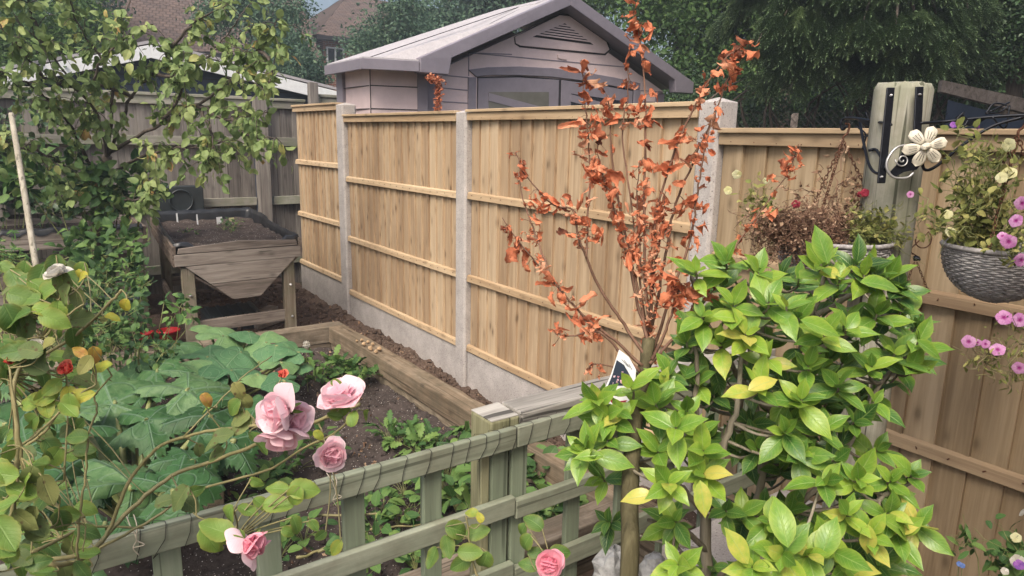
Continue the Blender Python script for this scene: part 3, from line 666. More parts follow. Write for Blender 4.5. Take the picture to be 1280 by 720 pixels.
# ---------------------------------------------------------------- low table planter at left
TL = 6.45
t = thing('table_planter', 'low grey timber planter table with black liner under the apple tree', 'planter', (.35, 6.7, .1))
def bx(nm, mat, *a, bev=.003, j=.002): m = MB(); m.box(*a, j=j); return m.build(nm, mat, t, bev)
bx('front_board', 'trug_x', -1.0, .88, TL, TL+.025, .73, .87)
bx('side_board', 'trug_y', .885, .91, TL, TL+.7, .72, .87); bx('back_board', 'trug_x', -1.0, .88, TL+.68, TL+.7, .74, .9)
for x in (-.9, -.1, .80): bx('leg', 'trug_z', x, x+.075, TL+.03, TL+.1, .03, .74)
for z in (.3, .42, .54): bx('slat', 'trug_x', -.95, .86, TL+.12, TL+.14, z, z+.1)
m = MB(); V = []; N = 60
for i in range(N+1):
    x = -1.0+1.88*i/N; w_ = .012*math.sin(i*1.3)+R_.uniform(-.008, .008); V += [(x, TL-.006, .845+w_), (x, TL-.003, .885+w_*.3), (x, TL+.035, .893+w_*.3), (x, TL+.05, .84)]
m.raw(V, [(i*4+k, i*4+k+1, i*4+k+5, i*4+k+4) for i in range(N) for k in range(3)], smooth=True); m.build('liner', 'liner', t)
m = MB(); m.box(-.98, .87, TL+.03, TL+.67, .80, .85); m.build('compost', 'soil', t)

# pale stake
m = MB(); a, b = W(14, 142, 3.9), W(48, 350, 3.7); m.tube([b+(b-a)*.35, b, (a+b)/2+rv(.004), a], [.017, .0165, .016, .014], 7)
tag(m.build('stake', 'stake'), 'pale rough wooden stake leaning beside the apple tree at the left edge', 'stake')

# ---------------------------------------------------------------- shed
ZE = 2.21
A_, B_, C_, RE = np.array([2.50, 6.42, ZE]), np.array([2.47, 5.55, ZE]), np.array([2.93, 5.42, ZE]), np.array([6.30, 5.45, ZE])
YG = 5.45
AP = onY(711, 1, YG); AP[2] = AP[2]; BK = 6.5
t = thing('garden_shed', 'beige and grey resin garden shed with a vented gable, standing behind the new fence', 'shed', (4.4, 6.4, 0))
def pr(nm, mat, polys, bev=0, par=None):
    m = MB(); par = t if par is None else par
    for poly, e in polys: m.prism(poly, e)
    return m.build(nm, mat, par, bev)
z3 = lambda p, z: np.array([p[0], p[1], z])
WB, WC = np.array([2.60, 5.72, 0]), np.array([3.02, 5.60, 0]); WA = np.array([2.62, 6.4, 0]); YW = 5.62
RX = 6.08
slL = (AP[2]-ZE)/(AP[0]-C_[0]); slR = (AP[2]-ZE)/(RE[0]-AP[0])
# body walls
gz = lambda x: AP[2]-.12-(slL*(AP[0]-x) if x < AP[0] else slR*(x-AP[0]))
wall = pr('wall', 'shed_l', [([(3.0, YW, 0), (RX, YW, 0), (RX, YW, gz(RX)), (AP[0], YW, gz(AP[0])), (3.0, YW, gz(3.0))], (0, .08, 0))])
wall2 = pr('wall', 'shed_l', [([z3(WB, 0), z3(WC, 0), z3(WC, ZE), z3(WB, ZE)], nrm(np.array([.25, 1, 0]))*.06)])
wall3 = pr('wall', 'shed_l', [([z3(WA, 0), z3(WB, 0), z3(WB, ZE), z3(WA, ZE)], (.06, 0, 0))])
pr('wall', 'shed_l', [([(RX, YW, 0), (RX, BK, 0), (RX, BK, ZE-.05), (RX, YW, ZE-.05)], (-.06, 0, 0))]); pr('wall', 'shed_l', [([(2.65, BK, 0), (RX, BK, 0), (RX, BK, ZE-.02), (AP[0], BK, AP[2]-.15), (2.65, BK, ZE-.05)], (0, -.05, 0))])
def vis(p0, p1, w=.009):   # groove strip on the front wall from px pair
    a, b = onY(*p0, YW-.004), onY(*p1, YW-.004); d = nrm(b-a); n_ = np.cross(d, [0, 1, 0]); return ([a-n_*w/2, b-n_*w/2, b+n_*w/2, a+n_*w/2], (0, .006, 0))
pr('groove', 'shed_d', [vis((553, 94), (586, 97)), vis((553, 110), (586, 113)), vis((553, 127), (586, 129)), vis((586, 66), (586, 95)), vis((586, 66), (785, 84)), vis((586, 66), (640, 68)), vis((801, 113), (828, 115)), vis((801, 127), (828, 128))][:8], 0, wall)
# side wall panels' grooves (angled wall)
dW = nrm(WC-WB); nW = np.array([dW[1], -dW[0], 0])
def wp(f_, z): return WB+(WC-WB)*f_+np.array([0, 0, z])+nW*.005
pr('groove', 'gap', [([wp(0, z), wp(1, z), wp(1, z+.008), wp(0, z+.008)], -nW*.008) for z in (2.05, 1.86, 1.66)]+[([wp(.0, 1.5), wp(.015, 1.5), wp(.015, 2.2), wp(.0, 2.2)], -nW*.008)], 0, wall2)
pr('groove', 'gap', [([np.array([2.596, 5.73, z]), np.array([2.596, 6.35, z]), np.array([2.596, 6.35, z+.006]), np.array([2.596, 5.73, z+.006])], (.008, 0, 0)) for z in (2.05, 1.86, 1.66)], 0, wall3)
# corner trims
tr = [([z3(WC, 0)+nW*.012-dW*.03, z3(WC, 0)+nW*.012+dW*.06, z3(WC, ZE)+nW*.012+dW*.06, z3(WC, ZE)+nW*.012-dW*.03], -nW*.03)]
pr('corner_trim', 'shed_d', tr); pr('corner_trim', 'shed_d', [([(3.075, YW-.018, 0), (3.19, YW-.018, 0), (3.19, YW-.018, ZE-.0), (3.075, YW-.018, ZE)], (0, .03, 0))])
pr('corner_trim', 'shed_d', [([(2.585, 6.28, 0), (2.585, 6.42, 0), (2.585, 6.42, ZE), (2.585, 6.28, ZE)], (.03, 0, 0))])
pr('corner_trim', 'shed_d', [([(RX-.12, YW-.014, 0), (RX+.01, YW-.014, 0), (RX+.01, YW-.014, ZE-.06), (RX-.12, YW-.014, ZE-.06)], (0, .03, 0))])
# roof planes
apB = np.array([AP[0]-.05, BK+.05, AP[2]]); AB = np.array([2.52, BK+.05, ZE])
th = np.array([0, 0, -.05]); up_ = np.array([0, 0, .055])
roof = MB()
roof.prism([C_+up_, AP+up_+np.array([0, .02, 0]), apB+up_, np.array([2.56, BK, ZE+.055]), A_+up_, B_+up_][::1], th, .3)
roof.prism([AP+up_+np.array([0, .02, 0]), RE+up_, np.array([RE[0], BK, ZE+.055]), apB+up_], th, .6)
rf = roof.build('roof', 'shed_r', t)
# raised shingle joint strips
def rpt(x, y): return np.array([x, y, ZE+.058+slL*max(0, x-2.93)])
pr('roof_joint', 'gap', [([rpt(2.62, 5.98), rpt(AP[0]-.05, 6.05), rpt(AP[0]-.05, 6.075), rpt(2.62, 6.0)], (0, 0, .006)), ([rpt(3.0, 5.52), rpt(4.3, 5.9), rpt(4.3, 5.915), rpt(3.0, 5.535)], (0, 0, .006))], 0, rf)
pr('roof_ridge', 'shed_r', [([AP+up_+np.array([-.16, .3, -.055]), AP+up_+np.array([0, .3, .012]), AP+up_+np.array([.16, .3, -.06]), AP+up_+np.array([.16, .3, -.075]), AP+up_+np.array([0, .3, -.005]), AP+up_+np.array([-.16, .3, -.075])], (0, .8, 0))], 0, rf)
# fascias
def fascia(a, b, h, thk, dz=.04, out=None):
    d = nrm(b-a); n_ = np.cross(d, UP) if out is None else out; n_ = nrm(n_)
    return ([a+np.array([0, 0, dz]), b+np.array([0, 0, dz]), b+np.array([0, 0, dz-h]), a+np.array([0, 0, dz-h])], n_*thk)
pr('eave_fascia', 'shed_d', [fascia(A_, B_, .085, .025, out=(-1, 0, 0)), fascia(B_+np.array([-.025, -.01, 0]), C_+np.array([-.03, -.004, 0]), .085, .025, out=(-.2, -1, 0))], .004)
BG = .115
bg = np.array([0, -.02, 0])
tips = C_+np.array([-.02, -.03, 0]); tipr = RE+np.array([.05, -.03, 0])
apx = AP+np.array([0, -.03, 0])
pr('gable_board', 'shed_d', [([tips+UP*.07, apx+UP*.07, apx+UP*(.07-BG), tips+np.array([.30, 0, .30*slL-.045]), tips+np.array([.27, 0, -.05]), tips+np.array([-.01, 0, -.05])], (0, .10, 0))], .006)
pr('gable_board', 'shed_d', [([apx+UP*.07, tipr+UP*.07, tipr+np.array([0, 0, -.05]), tipr+np.array([-.28, 0, -.05]), tipr+np.array([-.31, 0, .31*slR-.045]), apx+UP*(.07-BG)], (0, .10, 0))], .006)
pr('soffit', 'shed_d', [([apx+np.array([0, .1, -.035]), tips+np.array([.1, .1, .0]), tips+np.array([.1, .26, .0]), apx+np.array([0, .26, -.035])], (0, 0, .02)), ([apx+np.array([0, .1, -.035]), apx+np.array([0, .26, -.035]), tipr+np.array([-.1, .26, .0]), tipr+np.array([-.1, .1, .0])], (0, 0, .02))])
# gable vent panel
Yv = lambda x, y, d=0: onY(x, y, YW-.012-d)
vp = pr('vent_panel', 'shed_l', [([Yv(644, 46), Yv(645, 54), Yv(651, 57), Yv(756, 67), Yv(762, 62), Yv(758, 52), Yv(712, 20), Yv(700, 19)][::-1], (0, .03, 0))], .004)
pr('panel_edge', 'gap', [([Yv(643, 46, -.006), Yv(644, 55, -.006), Yv(650, 59, -.006), Yv(757, 69, -.006), Yv(764, 62, -.006), Yv(759, 50, -.006), Yv(712, 18, -.006), Yv(700, 17, -.006)][::-1], (0, .01, 0))], 0, vp)
va, vb, vc = Yv(666, 46, .003), Yv(742, 56, .003), Yv(706, 29, .003)
pr('vent_back', 'gap', [([va, vc, vb], (0, .01, 0))], 0, vp)
ls = []
for k in range(1, 7):
    f0 = k/7-.025; f1 = f0+.075
    L0, L1 = va+(vc-va)*f0, va+(vc-va)*min(1, f1); R0, R1 = vb+(vc-vb)*f0, vb+(vc-vb)*min(1, f1)
    o_ = np.array([0, -.012, 0]); ls.append(([L0+o_, R0+o_, R1+o_, L1+o_], (0, .01, 0)))
pr('vent_slats', 'shed_l', ls, 0, vp)
pr('badge', 'shed_l', [([Yv(*q) for q in ((697, 68), (698, 73), (707, 75), (709, 74), (709, 70), (700, 68))], (0, .02, 0))], .004)
# door frame and doors
Yd = lambda x, y, d=0: onY(x, y, YW-.02-d)
arch = [(586, 87), (610, 84), (650, 83), (690, 85), (730, 90), (770, 97), (801, 104)]
inner = [(800, 112), (770, 108), (730, 101), (690, 96), (650, 94), (610, 94), (596, 96)]
fr = pr('door_frame', 'shed_d', [([Yd(*q) for q in arch+inner[:1]+inner[1:-1]+[(596, 96)]], (0, .05, 0)), ([Yd(586, 96.4), Yd(595.5, 96.4), z3(Yd(595.5, 140), .05), z3(Yd(586, 140), .05)], (0, .05, 0)), ([Yd(793, 112), Yd(801, 112.5), z3(Yd(801, 140), .05), z3(Yd(793, 140), .05)], (0, .05, 0))], .004)
pr('door_gap', 'gap', [([Yd(597, 96, -.012), Yd(650, 94.5, -.012), Yd(730, 101.5, -.012), Yd(792, 111.5, -.012), z3(Yd(792, 140, -.012), .08), z3(Yd(597, 140, -.012), .08)], (0, .01, 0))], 0, fr)
dz = lambda p: z3(p, .12)
for (xl, xr, y0_, y1_, ym) in ((598, 699, 98, 100, 97), (702, 791, 100, 114, 106)):
    d_ = pr('door', 'shed_d', [([Yd(xl, y0_, -.009), Yd((xl+xr)/2, ym, -.009), Yd(xr, y1_, -.009), dz(Yd(xr, 140, -.009)), dz(Yd(xl, 140, -.009))], (0, .012, 0))], .003)
    wx0, wx1 = (611, 686) if xl < 600 else (714, 785)
    yt0, yt1 = (115, 115) if xl < 600 else (117, 127)
    w_ = pr('window', 'glassg' if xl < 600 else 'glassd', [([Yd(wx0, yt0, -.005), Yd(wx1, yt1, -.005), z3(Yd(wx1, 160, -.005), 1.35), z3(Yd(wx0, 160, -.005), 1.35)], (0, -.003, 0))], 0, d_)
    a_, b_ = Yd(wx0, yt0+1, .004), Yd(wx1-8 if xl < 600 else wx1, yt0+19, .004)
    a2 = a_+UP*-.07
    pr('window_bar', 'shed_d', [([a_, b_, b_+UP*-.07, a2], (0, .015, 0))]+([([a_+np.array([0, 0, -.14]), b_+np.array([-.25, 0, -.04]), b_+np.array([-.25, 0, -.07]), a_+np.array([0, 0, -.17])], (0, .012, 0))] if xl < 600 else []), 0, w_)
# red creeper string at the corner
m = MB()
pp = [onY(537, 97, 5.36), onY(543, 99, 5.36), onY(549, 102, 5.36), onY(547, 112, 5.36), onY(548, 124, 5.36), onY(547, 140, 5.36), onY(547, 170, 5.37)]
t2 = thing('creeper', 'thin string of brick red creeper hanging at the shed corner', 'creeper', onY(547, 170, 5.37))
P = pathpts(pp, 5); m.tube(P, .004, 4)
m2 = MB()
for p in P:
    for i in range(12): put(m2, R_.choice(T_cr), p+rv(.014), rdir(), rdir(), R_.uniform(.02, .04))
m.build('stems', 'twigr', t2); m2.build('leaves', 'dead', t2)

# ---------------------------------------------------------------- summerhouse and houses behind
YS = 11.
t = thing('summerhouse', 'dark navy clad garden building with white roof edges behind the old fence', 'garden building', (1.9, 12.2, 0))
apS = onY(188, 56, YS); eR = onY(421, 114, YS); eL = onY(-30, 96, YS); 
pr('wall', 'navy', [([(eL[0]+.2, YS+.2, 0), (eR[0]-.2, YS+.2, 0), (eR[0]-.2, YS+.2, eR[2]-.05), (apS[0], YS+.2, apS[2]-.1), (eL[0]+.2, YS+.2, eL[2]-.05)], (0, 2.5, 0))])
bars = []
for k in range(12):
    z = 1.2+k*.13
    if z < apS[2]-.2:
        w_ = (eR[0]-.3) if z < eR[2]-.1 else apS[0]+(eR[0]-apS[0])*(apS[2]-.15-z)/(apS[2]-eR[2]); w0 = (eL[0]+.3) if z < eL[2]-.1 else apS[0]-(apS[0]-eL[0])*(apS[2]-.15-z)/(apS[2]-eL[2]); bars.append(([(w0, YS+.196, z), (w_, YS+.196, z), (w_, YS+.196, z+.012), (w0, YS+.196, z+.012)], (0, .008, 0)))
pr('cladding_lines', 'gap', bars)
for a_, b_ in ((eL, apS), (apS, eR)):
    pr('fascia', 'white', [([a_, b_, b_-UP*.17, a_-UP*.17], (0, .04, 0))], .004)
    pr('roof', 'shed_r', [([a_+UP*.02, b_+UP*.02, b_+np.array([0, 3, .02]), a_+np.array([0, 3, .02])], (0, 0, .04))])
def roofface(m, q, us, vs):   # quad q: bl, br, tr, tl with tile coords in metres*.1
    n = 24; V = []; A = []
    for j in range(n+1):
        for i in range(n+1):
            a, b = i/n, j/n; p = (q[0]*(1-a)+q[1]*a)*(1-b)+(q[3]*(1-a)+q[2]*a)*b; V.append(p+rv(.012)); A.append((a*us/10, b*vs/10, .5))
    m.raw(V, [(j*(n+1)+i, j*(n+1)+i+1, (j+1)*(n+1)+i+1, (j+1)*(n+1)+i) for j in range(n) for i in range(n)], A)
def house(lab, yf, el, er, rl, rr, depth, brickz, wins):
    """el/er eave pixels (left/right), rl/rr ridge pixels"""
    a, b = onY(*el, yf), onY(*er, yf); c, d = onY(*rr, yf+depth), onY(*rl, yf+depth); b[2] = a[2] = (a[2]+b[2])/2; c[2] = d[2] = (c[2]+d[2])/2
    t = thing('house', lab, 'house', ((a[0]+b[0])/2, yf+depth, 0), 'brick houses beyond the gardens')
    m = MB(); roofface(m, [a, b, c, d], (b-a)[0], 7); 
    bk = [np.array([b[0], yf+2*depth, b[2]]), np.array([a[0], yf+2*depth, a[2]])]
    roofface(m, [bk[0], bk[1], d, c], (b-a)[0], 7); m.raw([b, bk[0], c], [(0, 1, 2)]); m.raw([a, d, bk[1]], [(0, 1, 2)])
    m.build('roof', 'tile', t)
    pr('wall', 'brick', [([(a[0]+.4, yf+.4, 0), (b[0]-.3, yf+.4, 0), (b[0]-.3, yf+.4, a[2]-.12), (a[0]+.4, yf+.4, a[2]-.12)], (0, 2*depth-.8, 0))], 0, t)
    pr('gutter', 'gap', [([a+np.array([0, -.08, -.02]), b+np.array([0, -.08, -.02]), b+np.array([0, -.08, -.16]), a+np.array([0, -.08, -.16])], (0, .3, 0))], 0, t)
    for (x0, y0, x1, y1) in wins:
        p, q = onY(x0, y1, yf+.36), onY(x1, y0, yf+.36); m = MB(); w = .06
        f = pr('window', 'glassd', [([p, (q[0], p[1], p[2]), q, (p[0], p[1], q[2])], (0, .02, 0))], 0, t)
        m.box(p[0]-w, p[0], yf+.30, yf+.39, p[2]-w, q[2]+w); m.box(q[0], q[0]+w, yf+.30, yf+.39, p[2]-w, q[2]+w); m.box(p[0], q[0], yf+.30, yf+.39, q[2], q[2]+w); m.box(p[0], q[0], yf+.30, yf+.39, p[2]-w, p[2]); m.box((p[0]+q[0])/2-w/2, (p[0]+q[0])/2+w/2, yf+.31, yf+.37, p[2], q[2]); m.build('frame', 'white', f)
    return t
house('brown tiled brick house behind the apple tree, its roof filling the top left', 24, (60, 62), (402, 66), (90, -70), (368, -16), 4.5, 0, [(276, 70, 296, 96), (160, 60, 176, 80)])
house('farther brown tiled house seen in the gap beside the shed roof', 27, (396, 52), (640, 60), (434, 4), (600, 10), 4.0, 0, [(410, 62, 428, 84), (470, 66, 490, 90)])

# ---------------------------------------------------------------- neighbours' things behind the lower fence: chain link and plank roof
t = thing('plank_roof', 'old sloping plank roof edge in the dark garden behind the lower fence', 'roof', onX(1260, 130, 4.0))
a, b = onX(1178, 100, 4.2), onX(1330, 134, 3.6); m = MB(); m.prism([a, b, b-UP*.06, a-UP*.06], (.05, .04, 0)); m.build('barge_board', 'plank_b', t)
m = MB(); m.prism([(a[0]+.1, a[1], 0), (b[0]+.1, b[1], 0), b+np.array([.1, 0, -.1]), a+np.array([.1, 0, -.1])], (.05, .02, 0)); m.build('wall', 'navy', t)
t = thing('wire_fence', 'sagging chain link fence with thin timber posts in the dark behind the new fence', 'wire fence', (3.6, 1.6, 0)); m = MB()
xw = 4.3
for i in range(110):
    y = -.6+i*.055
    m.tube([(xw, y, 1.3), (xw+.01, y+.62, 1.86)], .0014, 3, False); m.tube([(xw, y+.62, 1.3), (xw-.01, y, 1.86)], .0014, 3, False)
m.build('mesh', 'wire', t)
for i in range(7):
    m = MB(); y = -.4+i*.8; m.box(xw+.01, xw+.035, y, y+.03, 0, 1.84, j=.006); m.build('post', 'plank_b', t)
m = MB(); m.box(xw-.02, xw, -.6, 4.4, 1.66, 1.70, j=.004); m.build('rail', 'plank_b', t)
# ---------------------------------------------------------------- sprig templates for far crowns
def sprig(seed, n, L=.3, w=.55, flat=.7):
    r = random.Random(seed); V = []; Fs = []; UV = []
    for i in range(n):
        p = np.array([r.gauss(0, .45), r.gauss(0, .45), r.gauss(0, .45)*flat]); d = nrm(p+np.array([r.gauss(0, .5) for _ in range(3)])-UP*.2); nn = nrm(UP+np.array([r.gauss(0, .5) for _ in range(3)]))
        B = frame(d, nn); q = np.array([(0, 0, 0), (w/2, .45, .1), (0, 1, -.08), (-w/2, .45, .1)])*L*r.uniform(.6, 1.2)
        k = len(V); V += list(q@B.T+p); UV += [(.5, 0), (1, .5), (.5, 1), (0, .5)]; Fs += [(k, k+1, k+2), (k, k+2, k+3)]
    return np.array(V), Fs, np.array(UV)
T_sp = [sprig(i, 16) for i in range(6)]
def finger(seed, n=46):
    r = random.Random(seed); V = []; Fs = []; UV = []
    for i in range(n):
        t = (i+.5)/n; a = i*2.4; rad = .21*(math.sin(math.pi*min(1, t*1.05)))**.5+.02
        b = np.array([0, t*.9, 0]); d = np.array([math.cos(a)*rad, .11, math.sin(a)*rad]); s_ = nrm(np.cross(d, [0, 1, 0]))*.022
        k = len(V); V += [b-s_, b+s_, b+d]; UV += [(.3, 0), (.7, 0), (.5, 1)]; Fs.append((k, k+1, k+2))
    return np.array(V), Fs, np.array(UV)
T_fg = [finger(i) for i in range(3)]
def tree(label, name, trunk, limbs, blobs, n, size, mat, bark='barkd', group=None, cat='tree', tr=.16):
    base = trunk[0]; t = thing(name, label, cat, (base[0], base[1], 0), group)
    m = MB(); P = pathpts(trunk, 4); m.tube(P, taper(len(P), tr, tr*.45), 9)
    m.build('trunk', bark, t)
    if limbs:
        m = MB()
        for l in limbs:
            P = pathpts(l, 4, .01); m.tube(P, taper(len(P), tr*.4, tr*.08), 6)
        m.build('limbs', bark, t)
    m = MB()
    tot = sum(b[1]**2 for b in blobs)
    for c, r in blobs:
        for i in range(int(n*r*r/tot)+1):
            d = rdir(); q = c+d*r*(R_.random()**.45)*np.array([1, 1, .8])
            put(m, R_.choice(T_sp), q, rdir(), UP+rv(.4), size*R_.uniform(.7, 1.3), rnd=min(1, max(0, R_.gauss(.5, .25))))
    m.build('crown', mat, t); return t
def blobs(x0, x1, y0, y1, d0, d1, n, r0, r1):
    return [(W(R_.uniform(x0, x1), R_.uniform(y0, y1), R_.uniform(d0, d1)), R_.uniform(r0, r1)) for _ in range(n)]
def down(p): return np.array([p[0], p[1], 0.])
# beyond the houses / gardens
tb = W(560, -10, 22)
tree('bluish green tree rising behind the shed roof, left of its gable', 'garden_tree', [down(tb), tb*[1, 1, .6], tb+UP], [], blobs(575, 740, -120, 28, 20, 24, 30, 1.0, 1.5)+blobs(530, 580, -10, 50, 20, 22, 6, .6, .9), 3800, .5, 'tree_b', group='trees beyond the gardens', tr=.25)
tb = W(465, 40, 17)
tree('small loose green tree in front of the farther house, left of the shed roof', 'garden_tree', [down(tb), tb], [], blobs(448, 525, 30, 95, 16, 18, 12, .4, .65)+blobs(480, 530, 0, 30, 16, 17, 5, .25, .4), 900, .3, 'tree_b', group='trees beyond the gardens')
tb = W(345, 60, 14)
tree('ivy covered bush climbing the brick house behind the apple tree', 'garden_tree', [down(tb), tb], [], blobs(335, 385, 45, 112, 13, 15, 12, .35, .6)+blobs(340, 375, 5, 45, 14, 15, 5, .2, .4)+blobs(225, 330, -30, 35, 14, 16, 9, .3, .55)+blobs(385, 410, 70, 110, 14, 15, 2, .25, .35), 1500, .26, 'tree_b', group='trees beyond the gardens')
tb = W(90, -40, 18)
tree('dark tree high above the left end of the old fence', 'garden_tree', [down(tb), tb], [], blobs(-60, 130, -120, 20, 16, 20, 16, .8, 1.2), 1800, .4, 'tree_b', group='trees beyond the gardens')
tb = W(40, 60, 9.5)
tree('green bush behind the old fence at the far left', 'garden_tree', [down(tb), tb], [], blobs(-40, 110, 20, 84, 9, 10, 12, .35, .6), 1100, .22, 'tree_a', group='trees beyond the gardens', cat='bush')
tb = W(860, -60, 12)
tree('broadleaf tree over the right slope of the shed roof with specks of sky showing through', 'broadleaf_tree', [down(tb), tb*[1, 1, .5], tb], [[W(900, 60, 12), W(850, 42, 12), W(800, 10, 12), W(760, -20, 12)], [W(870, 80, 12), W(920, 42, 12), W(985, 15, 12), W(1040, -30, 12)], [W(860, 20, 12), W(820, -10, 12), W(760, -60, 12)]],
     blobs(725, 960, -90, -5, 11, 14, 30, .5, .9)+blobs(760, 950, -5, 60, 11, 14, 18, .35, .6)+blobs(800, 980, 60, 125, 10, 13, 18, .5, .8), 2200, .3, 'tree_a', group='tall trees behind the new fence', tr=.22)
tb = W(975, 100, 9.5)
tree('dark leafy tree with a purple brown trunk behind the concrete post', 'broadleaf_tree', [down(tb), W(972, 130, 9.5), W(985, 60, 9.5), W(1000, -40, 9.5), W(1000, -160, 9.5)], [[W(985, 20, 9.5), W(960, -20, 9.4), W(900, -80, 9)]],
     blobs(860, 1010, -40, 110, 9.5, 12, 22, .4, .7)+blobs(870, 1100, -200, -20, 9, 12, 20, .7, 1.0), 3300, .26, 'tree_a', 'barkd', 'tall trees behind the new fence', tr=.2)
tb = W(1180, 0, 13)
tree('deep green tree mass standing behind the spruce', 'broadleaf_tree', [down(tb), tb], [], blobs(1010, 1420, -150, 140, 12, 14, 40, .9, 1.3), 4200, .42, 'tree_a', 'barkd', 'tall trees behind the new fence', tr=.25)
tb = W(1275, 60, 6.5)
tree('dark ivy clad bush at the right edge above the fence', 'garden_tree', [down(tb), tb], [], blobs(1225, 1400, -40, 100, 6, 7.5, 16, .35, .6), 2000, .16, 'ivy', 'barkd', 'trees beyond the gardens', cat='bush')
tb = W(1010, 150, 7.5)
tree('gloomy hedge of dry twigs and dark leaves under the spruce', 'hedge', [down(tb), tb], [[W(x, 175, 7.3), W(x+R_.uniform(-30, 30), 130, 7.2), W(x+R_.uniform(-60, 60), 85, 7.1)] for x in range(900, 1200, 14)], blobs(850, 1290, 110, 175, 7.4, 8.8, 30, .3, .5), 2600, .15, 'ivy', 'barkd', None, 'hedge', .05)
# spruce
sp = W(1110, 20, 7.6); t = thing('spruce_tree', 'dark spruce with drooping finger-like sprays above the lower fence', 'tree', (sp[0], sp[1], 0))
m = MB(); P = [down(sp), sp, sp+UP*3]; m.tube(P, [.22, .17, .08], 10); m.build('trunk', 'barkd', t)
mb_, ml = MB(), MB()
tips = [(905, 25, 7.4), (945, 55, 6.6), (975, 92, 6.2), (1000, 70, 6.0), (1035, 60, 6.4), (1065, 72, 6.0), (1105, 88, 5.8), (1130, 70, 5.7), (1165, 82, 6.0), (1200, 60, 6.2), (1235, 55, 6.6), (1262, 40, 6.8),
        (930, -5, 6.8), (980, 20, 5.9), (1030, 15, 5.8), (1080, 25, 5.6), (1120, 30, 5.5), (1170, 25, 5.7), (1210, 10, 6.0), (1250, -5, 6.4), (1010, -30, 5.8), (1090, -25, 5.5), (1160, -30, 5.6), (1230, -50, 6.2), (950, -50, 6.4), (1060, 45, 5.7), (1145, 50, 5.6), (1000, 45, 5.9)]
for (x, y, d) in tips:
    e = W(x, y, d); a = np.array([sp[0], sp[1], e[2]+.55+R_.uniform(0, .3)]); P = pathpts([a, a*.5+e*.5+UP*.28, e*.9+a*.1+UP*.12, e], 7)
    ml.tube(P, taper(len(P), .03, .006), 5)
    for i, p in enumerate(P[3:]):
        f = (i+3)/len(P); k = 7
        sd = nrm(np.cross(P[-1]-P[0], UP))
        for j in range(k):
            o_ = p+sd*R_.uniform(-.34, .34)*(1.15-f*.6)+rv(.03)
            o_[2] -= abs(np.dot(o_-p, sd))*.35
            dr = nrm((e-a)*.25*np.array([1, 1, 0])+sd*np.dot(o_-p, sd)*1.2-UP*R_.uniform(1.0, 1.6)+rv(.12))
            c = R_.gauss(.45, .2)
            put(mb_, R_.choice(T_fg), o_, dr, UP+rv(.2), R_.uniform(.17, .28), rnd=c)
            q = o_-dr*.02+rv(.01)
            for s_ in (-1, 1): put(mb_, R_.choice(T_fg), q+dr*.03, nrm(dr+sd*s_*.45+rv(.1)), UP, R_.uniform(.13, .19), rnd=c+.05)
ml.build('limbs', 'barkd', t); mb_.build('needles', 'spruce', t)

# ---------------------------------------------------------------- apple tree
t = thing('apple_tree', 'apple tree with yellowing leaves in front of the old grey fence', 'tree', (*W(118, 300, 5.6)[:2], 0)); D0 = 5.3
m = MB(); tb = W(118, 330, 5.4); trunk = [down(tb), W(118, 300, 5.4), W(124, 240, 5.3), W(134, 195, 5.2)]
P = pathpts(trunk, 4); m.tube(P, taper(len(P), .05, .034), 8); m.build('trunk', 'barkd', t)
br = [[(134, 200, 5.2), (125, 150, 5.0), (95, 110, 4.7), (60, 62, 4.5), (20, 25, 4.3)], [(134, 195, 5.2), (140, 130, 5.0), (128, 76, 4.9), (100, 35, 4.8), (85, -20, 4.7)], [(128, 76, 4.9), (150, 40, 4.9), (165, -10, 4.9)],
      [(134, 198, 5.2), (165, 120, 5.0), (192, 92, 4.8), (215, 60, 4.7)], [(140, 190, 5.2), (200, 155, 4.9), (245, 132, 4.7), (290, 100, 4.5), (322, 60, 4.4), (345, 30, 4.3)], [(245, 132, 4.7), (290, 150, 4.5), (335, 140, 4.3)],
      [(125, 230, 5.3), (90, 160, 4.9), (55, 120, 4.6), (15, 95, 4.4), (-30, 85, 4.2)], [(122, 240, 5.3), (70, 200, 4.9), (30, 185, 4.6), (-10, 170, 4.5)], [(126, 225, 5.3), (170, 200, 5.0), (215, 185, 4.8), (250, 185, 4.7), (285, 175, 4.6)],
      [(60, 62, 4.5), (40, 20, 4.4), (30, -30, 4.3)], [(95, 110, 4.7), (60, 100, 4.5), (25, 60, 4.3), (-10, 20, 4.2)], [(215, 60, 4.7), (240, 30, 4.6), (285, 5, 4.5)], [(192, 92, 4.8), (225, 95, 4.6), (262, 70, 4.5), (300, 20, 4.4)],
      [(322, 60, 4.4), (340, 85, 4.3), (330, 120, 4.2)], [(125, 240, 5.3), (160, 250, 5.0), (200, 240, 4.9)], [(120, 250, 5.3), (90, 240, 5.0), (60, 245, 4.9)], [(250, 132, 4.7), (265, 170, 4.6), (262, 205, 4.6)], [(290, 150, 4.5), (312, 170, 4.4), (345, 172, 4.3)], [(200, 155, 4.9), (225, 120, 4.7), (232, 80, 4.6)],[(165, 120, 5.0), (120, 100, 4.8), (140, 60, 4.7), (190, 30, 4.6)]]
m, ml = MB(), MB()
